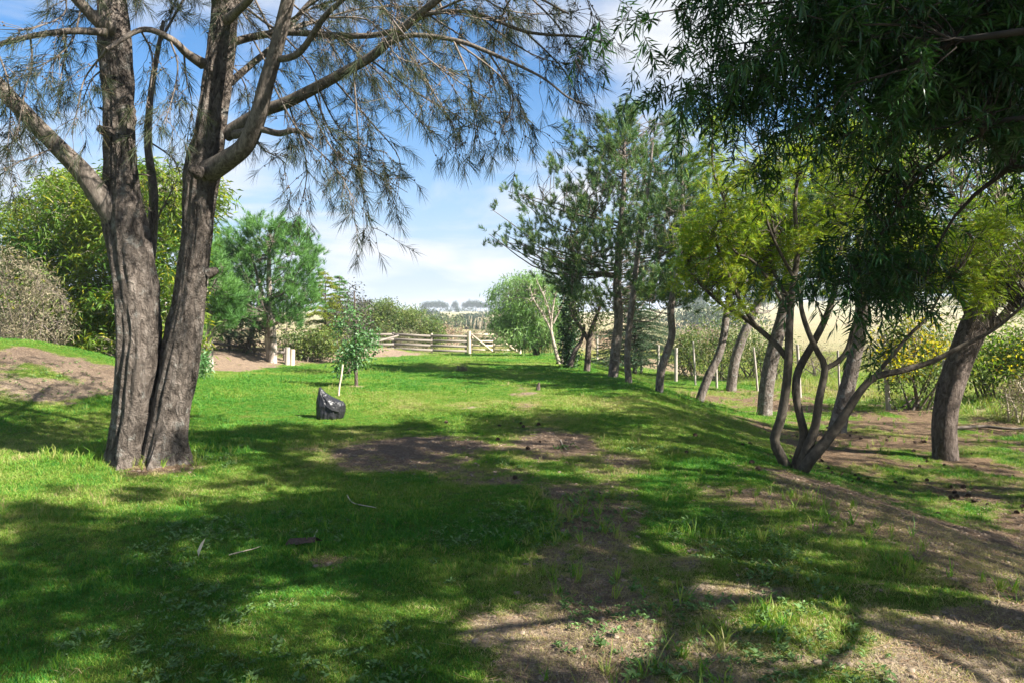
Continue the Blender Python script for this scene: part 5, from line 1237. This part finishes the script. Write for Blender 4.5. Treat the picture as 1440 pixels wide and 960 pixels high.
def scatter(name, variants, pts, scl, tint, vid):
    c = bpy.data.collections.new(name + '_kinds')
    for i, v in enumerate(variants): v.name = '%s_%02d' % (name, i); c.objects.link(v)
    me = bpy.data.meshes.new(name); me.vertices.add(len(pts)); me.vertices.foreach_set('co', pts.astype(np.float32).ravel())
    for nm, arr, ty in (('scl', scl, 'FLOAT'), ('tint', tint, 'FLOAT'), ('rot', rng.uniform(0, 6.28, len(pts)), 'FLOAT'), ('vid', vid, 'INT')):
        a = me.attributes.new(nm, ty, 'POINT'); a.data.foreach_set('value', arr.astype(np.int32 if ty == 'INT' else np.float32))
    o = bpy.data.objects.new(name, me); COL.objects.link(o); o['kind'] = 'stuff'
    ng = bpy.data.node_groups.new(name, 'GeometryNodeTree'); ng.interface.new_socket('Geometry', in_out='INPUT', socket_type='NodeSocketGeometry'); ng.interface.new_socket('Geometry', in_out='OUTPUT', socket_type='NodeSocketGeometry')
    nd_ = ng.nodes; gi, go = nd_.new('NodeGroupInput'), nd_.new('NodeGroupOutput'); ci = nd_.new('GeometryNodeCollectionInfo'); ci.inputs['Collection'].default_value = c
    ci.inputs['Separate Children'].default_value = True; ci.inputs['Reset Children'].default_value = True
    ip = nd_.new('GeometryNodeInstanceOnPoints'); ip.inputs['Pick Instance'].default_value = True
    def na(n, ty):
        q = nd_.new('GeometryNodeInputNamedAttribute'); q.data_type = ty; q.inputs['Name'].default_value = n; return [s for s in q.outputs if s.enabled][0]
    cb = nd_.new('ShaderNodeCombineXYZ'); ng.links.new(na('rot', 'FLOAT'), cb.inputs[2])
    ng.links.new(gi.outputs[0], ip.inputs['Points']); ng.links.new(ci.outputs[0], ip.inputs['Instance']); ng.links.new(na('vid', 'INT'), ip.inputs['Instance Index'])
    ng.links.new(cb.outputs[0], ip.inputs['Rotation']); ng.links.new(na('scl', 'FLOAT'), ip.inputs['Scale']); ng.links.new(ip.outputs[0], go.inputs[0])
    md = o.modifiers.new('scatter', 'NODES'); md.node_group = ng; return o
def ring(n, r0, r1, half=46):
    r = np.sqrt(rng.uniform(r0 * r0, r1 * r1, n)); a = R(1) * rng.uniform(-half, half, n); return r * np.sin(a), r * np.cos(a)
xs, ys, ss = [], [], []
for r0, r1, n, s in ((1.6, 5, 15000, .9), (5, 9, 26000, 1.0), (9, 16, 42000, 1.2), (16, 27, 40000, 1.55), (27, 42, 26000, 2.0)):
    x, y = ring(n, r0, r1); xs.append(x); ys.append(y); ss.append(np.full(n, s))
x, y, s = np.concatenate(xs), np.concatenate(ys), np.concatenate(ss)
b, _ = cover(x, y); f_ = far_field(x, y)
keep = (rng.random(len(x)) > b * 1.05 - .03) & (f_ < .6) & (y < 38.5)
x, y, s, b = x[keep], y[keep], s[keep], b[keep]
z = H(x, y)
lush = fbm(x / 1.3 + 40, y / 1.3, 3); pt = fbm(x / .5, y / .5 + 8, 3)
tint = np.clip(.24 + 1.15 * (fbm(x / 1.9, y / 1.9 + 77, 4) - .47) + .5 * (fbm(x / .45 + 9, y / .45, 3) - .5) + b * .9 + rng.normal(0, .1, len(x)), 0, 1)
tint = np.clip(tint - .1 * (1 - sstep(-.8, 1.2, x)) * (1 - sstep(6, 9, y)), 0, 1); tint = np.clip(tint + .16 * sstep(-.5, 1.5, x) * (1 - sstep(4.5, 6.5, y)), 0, 1)  # near-left tufts tinted greener to paint shade; near-right tufts drier straw
vid = rng.integers(0, 3, len(x)); vid = np.where((rng.random(len(x)) < .035) & (lush > .5), 3, vid)
scatter('grass', [grass_variant('g', 34, .045, .075, .0022, .45, M['grass']), grass_variant('g', 30, .06, .07, .0022, .4, M['grass']), grass_variant('g', 38, .035, .08, .002, .6, M['grass']), grass_variant('g', 22, .13, .03, .0032, .35, M['grass'])],
        np.stack([x, y, z], -1), s * (.42 + .55 * lush) * (1 - .4 * b), tint, vid)
print('grass tufts', len(x))
# taller tufts along the right of the sandy foreground and at the she-oak foot
x, y = ring(1500, 2.6, 7, 44); k = (x > 0.1) & (x < 3.2) & (y < 6.6) & (fbm(x / .6, y / .6 + 3, 3) > .52); x, y = x[k], y[k]
x2, y2 = gbx, gby = -4.25 + rng.normal(0, .55, 160), 7.95 + rng.normal(0, .25, 160)
x3, y3 = rng.uniform(3.2, 9.5, 700), rng.uniform(9, 24, 700); k = fbm(x3 / 1.2, y3 / 1.2, 3) > .5; x3, y3 = x3[k], y3[k]
x, y = np.concatenate([x, x2, x3]), np.concatenate([y, y2, y3])
scatter('tall_grass', [grass_variant('t', 12, .14, .03, .0034, .4, M['grass']), grass_variant('t', 8, .18, .02, .0036, .5, M['grass'])], np.stack([x, y, H(x, y)], -1), rng.uniform(.6, 1.25, len(x)), np.clip(rng.normal(.32, .15, len(x)), 0, 1), rng.integers(0, 2, len(x)))
# dry field grass
x, y = rng.uniform(7.5, 26, 16000), rng.uniform(11, 46, 16000); k = (far_field(x, y) > .35) & (x < .85 * y + 2); x, y = x[k], y[k]
x4, y4 = rng.uniform(-9, 12, 5000), rng.uniform(39, 52, 5000); x, y = np.concatenate([x, x4]), np.concatenate([y, y4])
scatter('dry_grass', [grass_variant('d', 26, .22, .12, .004, .5, M['grass']), grass_variant('d', 22, .3, .1, .004, .4, M['grass'])], np.stack([x, y, H(x, y)], -1), rng.uniform(.6, 1.3, len(x)), np.clip(.55 + .9 * (fbm(x / 3, y / 3, 3) - .45) + rng.normal(0, .1, len(x)), .3, 1), rng.integers(0, 2, len(x)))
# grey-green weeds in the near lawn and on the mound
x, y = ring(9000, 2.2, 9, 40); k = (fbm(x / .8 + 5, y / .8, 3) + .25 * gauss(x, y, -.4, 4.6, 1.6, 1.6) > .66) & (x < 2.2); x, y = x[k], y[k]
x2, y2 = -7.6 + rng.normal(0, 1.6, 500), 11.5 + rng.normal(0, 1.6, 500); k = fbm(x2 / .9, y2 / .9, 3) > .52; x, y = np.concatenate([x, x2[k]]), np.concatenate([y, y2[k]])
scatter('weeds', [weed_variant('w', 9, .036, .014, M['weed']), weed_variant('w', 12, .03, .012, M['weed']), weed_variant('w', 7, .045, .013, M['weed'])], np.stack([x, y, H(x, y) + .004], -1), rng.uniform(.6, 1.3, len(x)), 0 * x, rng.integers(0, 3, len(x)))
# fallen needles and small twigs
x, y = ring(16000, 2.4, 16, 44); b, _ = cover(x, y); k = (rng.random(len(x)) < b * .8) | ((x > 3.2) & (rng.random(len(x)) < .5)); x, y = x[k], y[k]
scatter('needle_litter', [litter_variant('l', 22, M['litter']), litter_variant('l', 16, M['litter'])], np.stack([x, y, H(x, y)], -1), rng.uniform(.7, 1.3, len(x)), 0 * x, rng.integers(0, 2, len(x)))
def clod_variant(name, r, mat):
    m_ = MB(); n, q = 6, 5; V = []
    for i_ in range(1, 4):
        th = math.pi * i_ / 4; 
        for k in range(n): V.append([math.sin(th) * math.cos(6.283 * k / n), math.sin(th) * math.sin(6.283 * k / n), math.cos(th) * .6])
    V = np.array(V + [[0, 0, .6], [0, 0, -.6]]) * (1 + rng.normal(0, .16, (20, 1))) * r
    k = np.arange(n); k2 = (k + 1) % n
    m_.add(V, np.concatenate([np.stack([k, k + n, k2 + n], -1), np.stack([k, k2 + n, k2], -1), np.stack([k + n, k + 2 * n, k2 + 2 * n], -1), np.stack([k + n, k2 + 2 * n, k2 + n], -1), np.stack([0 * k + 18, k, k2], -1), np.stack([0 * k + 19, k2 + 2 * n, k + 2 * n], -1)]))
    me = m_.mesh(name, smooth=False); me.materials.append(mat); return bpy.data.objects.new(name, me)
M['clod'] = plain_mat('soil_clods', (0.22, 0.17, 0.125), .95, .1, .4, 30)
x, y = ring(26000, 2.4, 11, 44); b, _ = cover(x, y); k = rng.random(len(x)) < b * .75; x, y = x[k], y[k]
scatter('soil_clods', [clod_variant('c', .013, M['clod']), clod_variant('c', .009, M['clod']), clod_variant('c', .022, M['clod'])], np.stack([x, y, H(x, y)], -1), rng.uniform(.3, 1.1, len(x)), 0 * x, rng.choice([0, 1, 1, 1, 2], len(x)))
x, y = ring(26000, 2.4, 8, 44); b, _ = cover(x, y); k = (rng.random(len(x)) < .12 + b * .6 + .3 * (x > .2) * (y < 5.6)); x, y, b = x[k], y[k], b[k]
scatter('dry_thatch', [grass_variant('h', 16, .03, .07, .0016, 1.6, M['grass']), grass_variant('h', 12, .045, .05, .0016, 1.3, M['grass'])], np.stack([x, y, H(x, y)], -1), rng.uniform(.6, 1.2, len(x)), np.clip(rng.normal(.8, .15, len(x)), 0, 1), rng.integers(0, 2, len(x)))
# ------------------------------------------------------------------ air: thin even haze
hz = MB(); box(hz, (0, 1320, 13), (3300, 2800, 46)); hm, t = material('thin_haze')
pv = t.nodes.new('ShaderNodeVolumePrincipled'); pv.inputs['Color'].default_value = (0.86, 0.92, 1.0, 1); pv.inputs['Density'].default_value = 0.0007; pv.inputs['Anisotropy'].default_value = 0.2
ho = t.nodes.new('ShaderNodeOutputMaterial'); t.links.new(pv.outputs[0], ho.inputs['Volume'])
hz.build('haze', hm, kind='stuff')
print('tris', sum(len(m.polygons) for m in bpy.data.meshes))
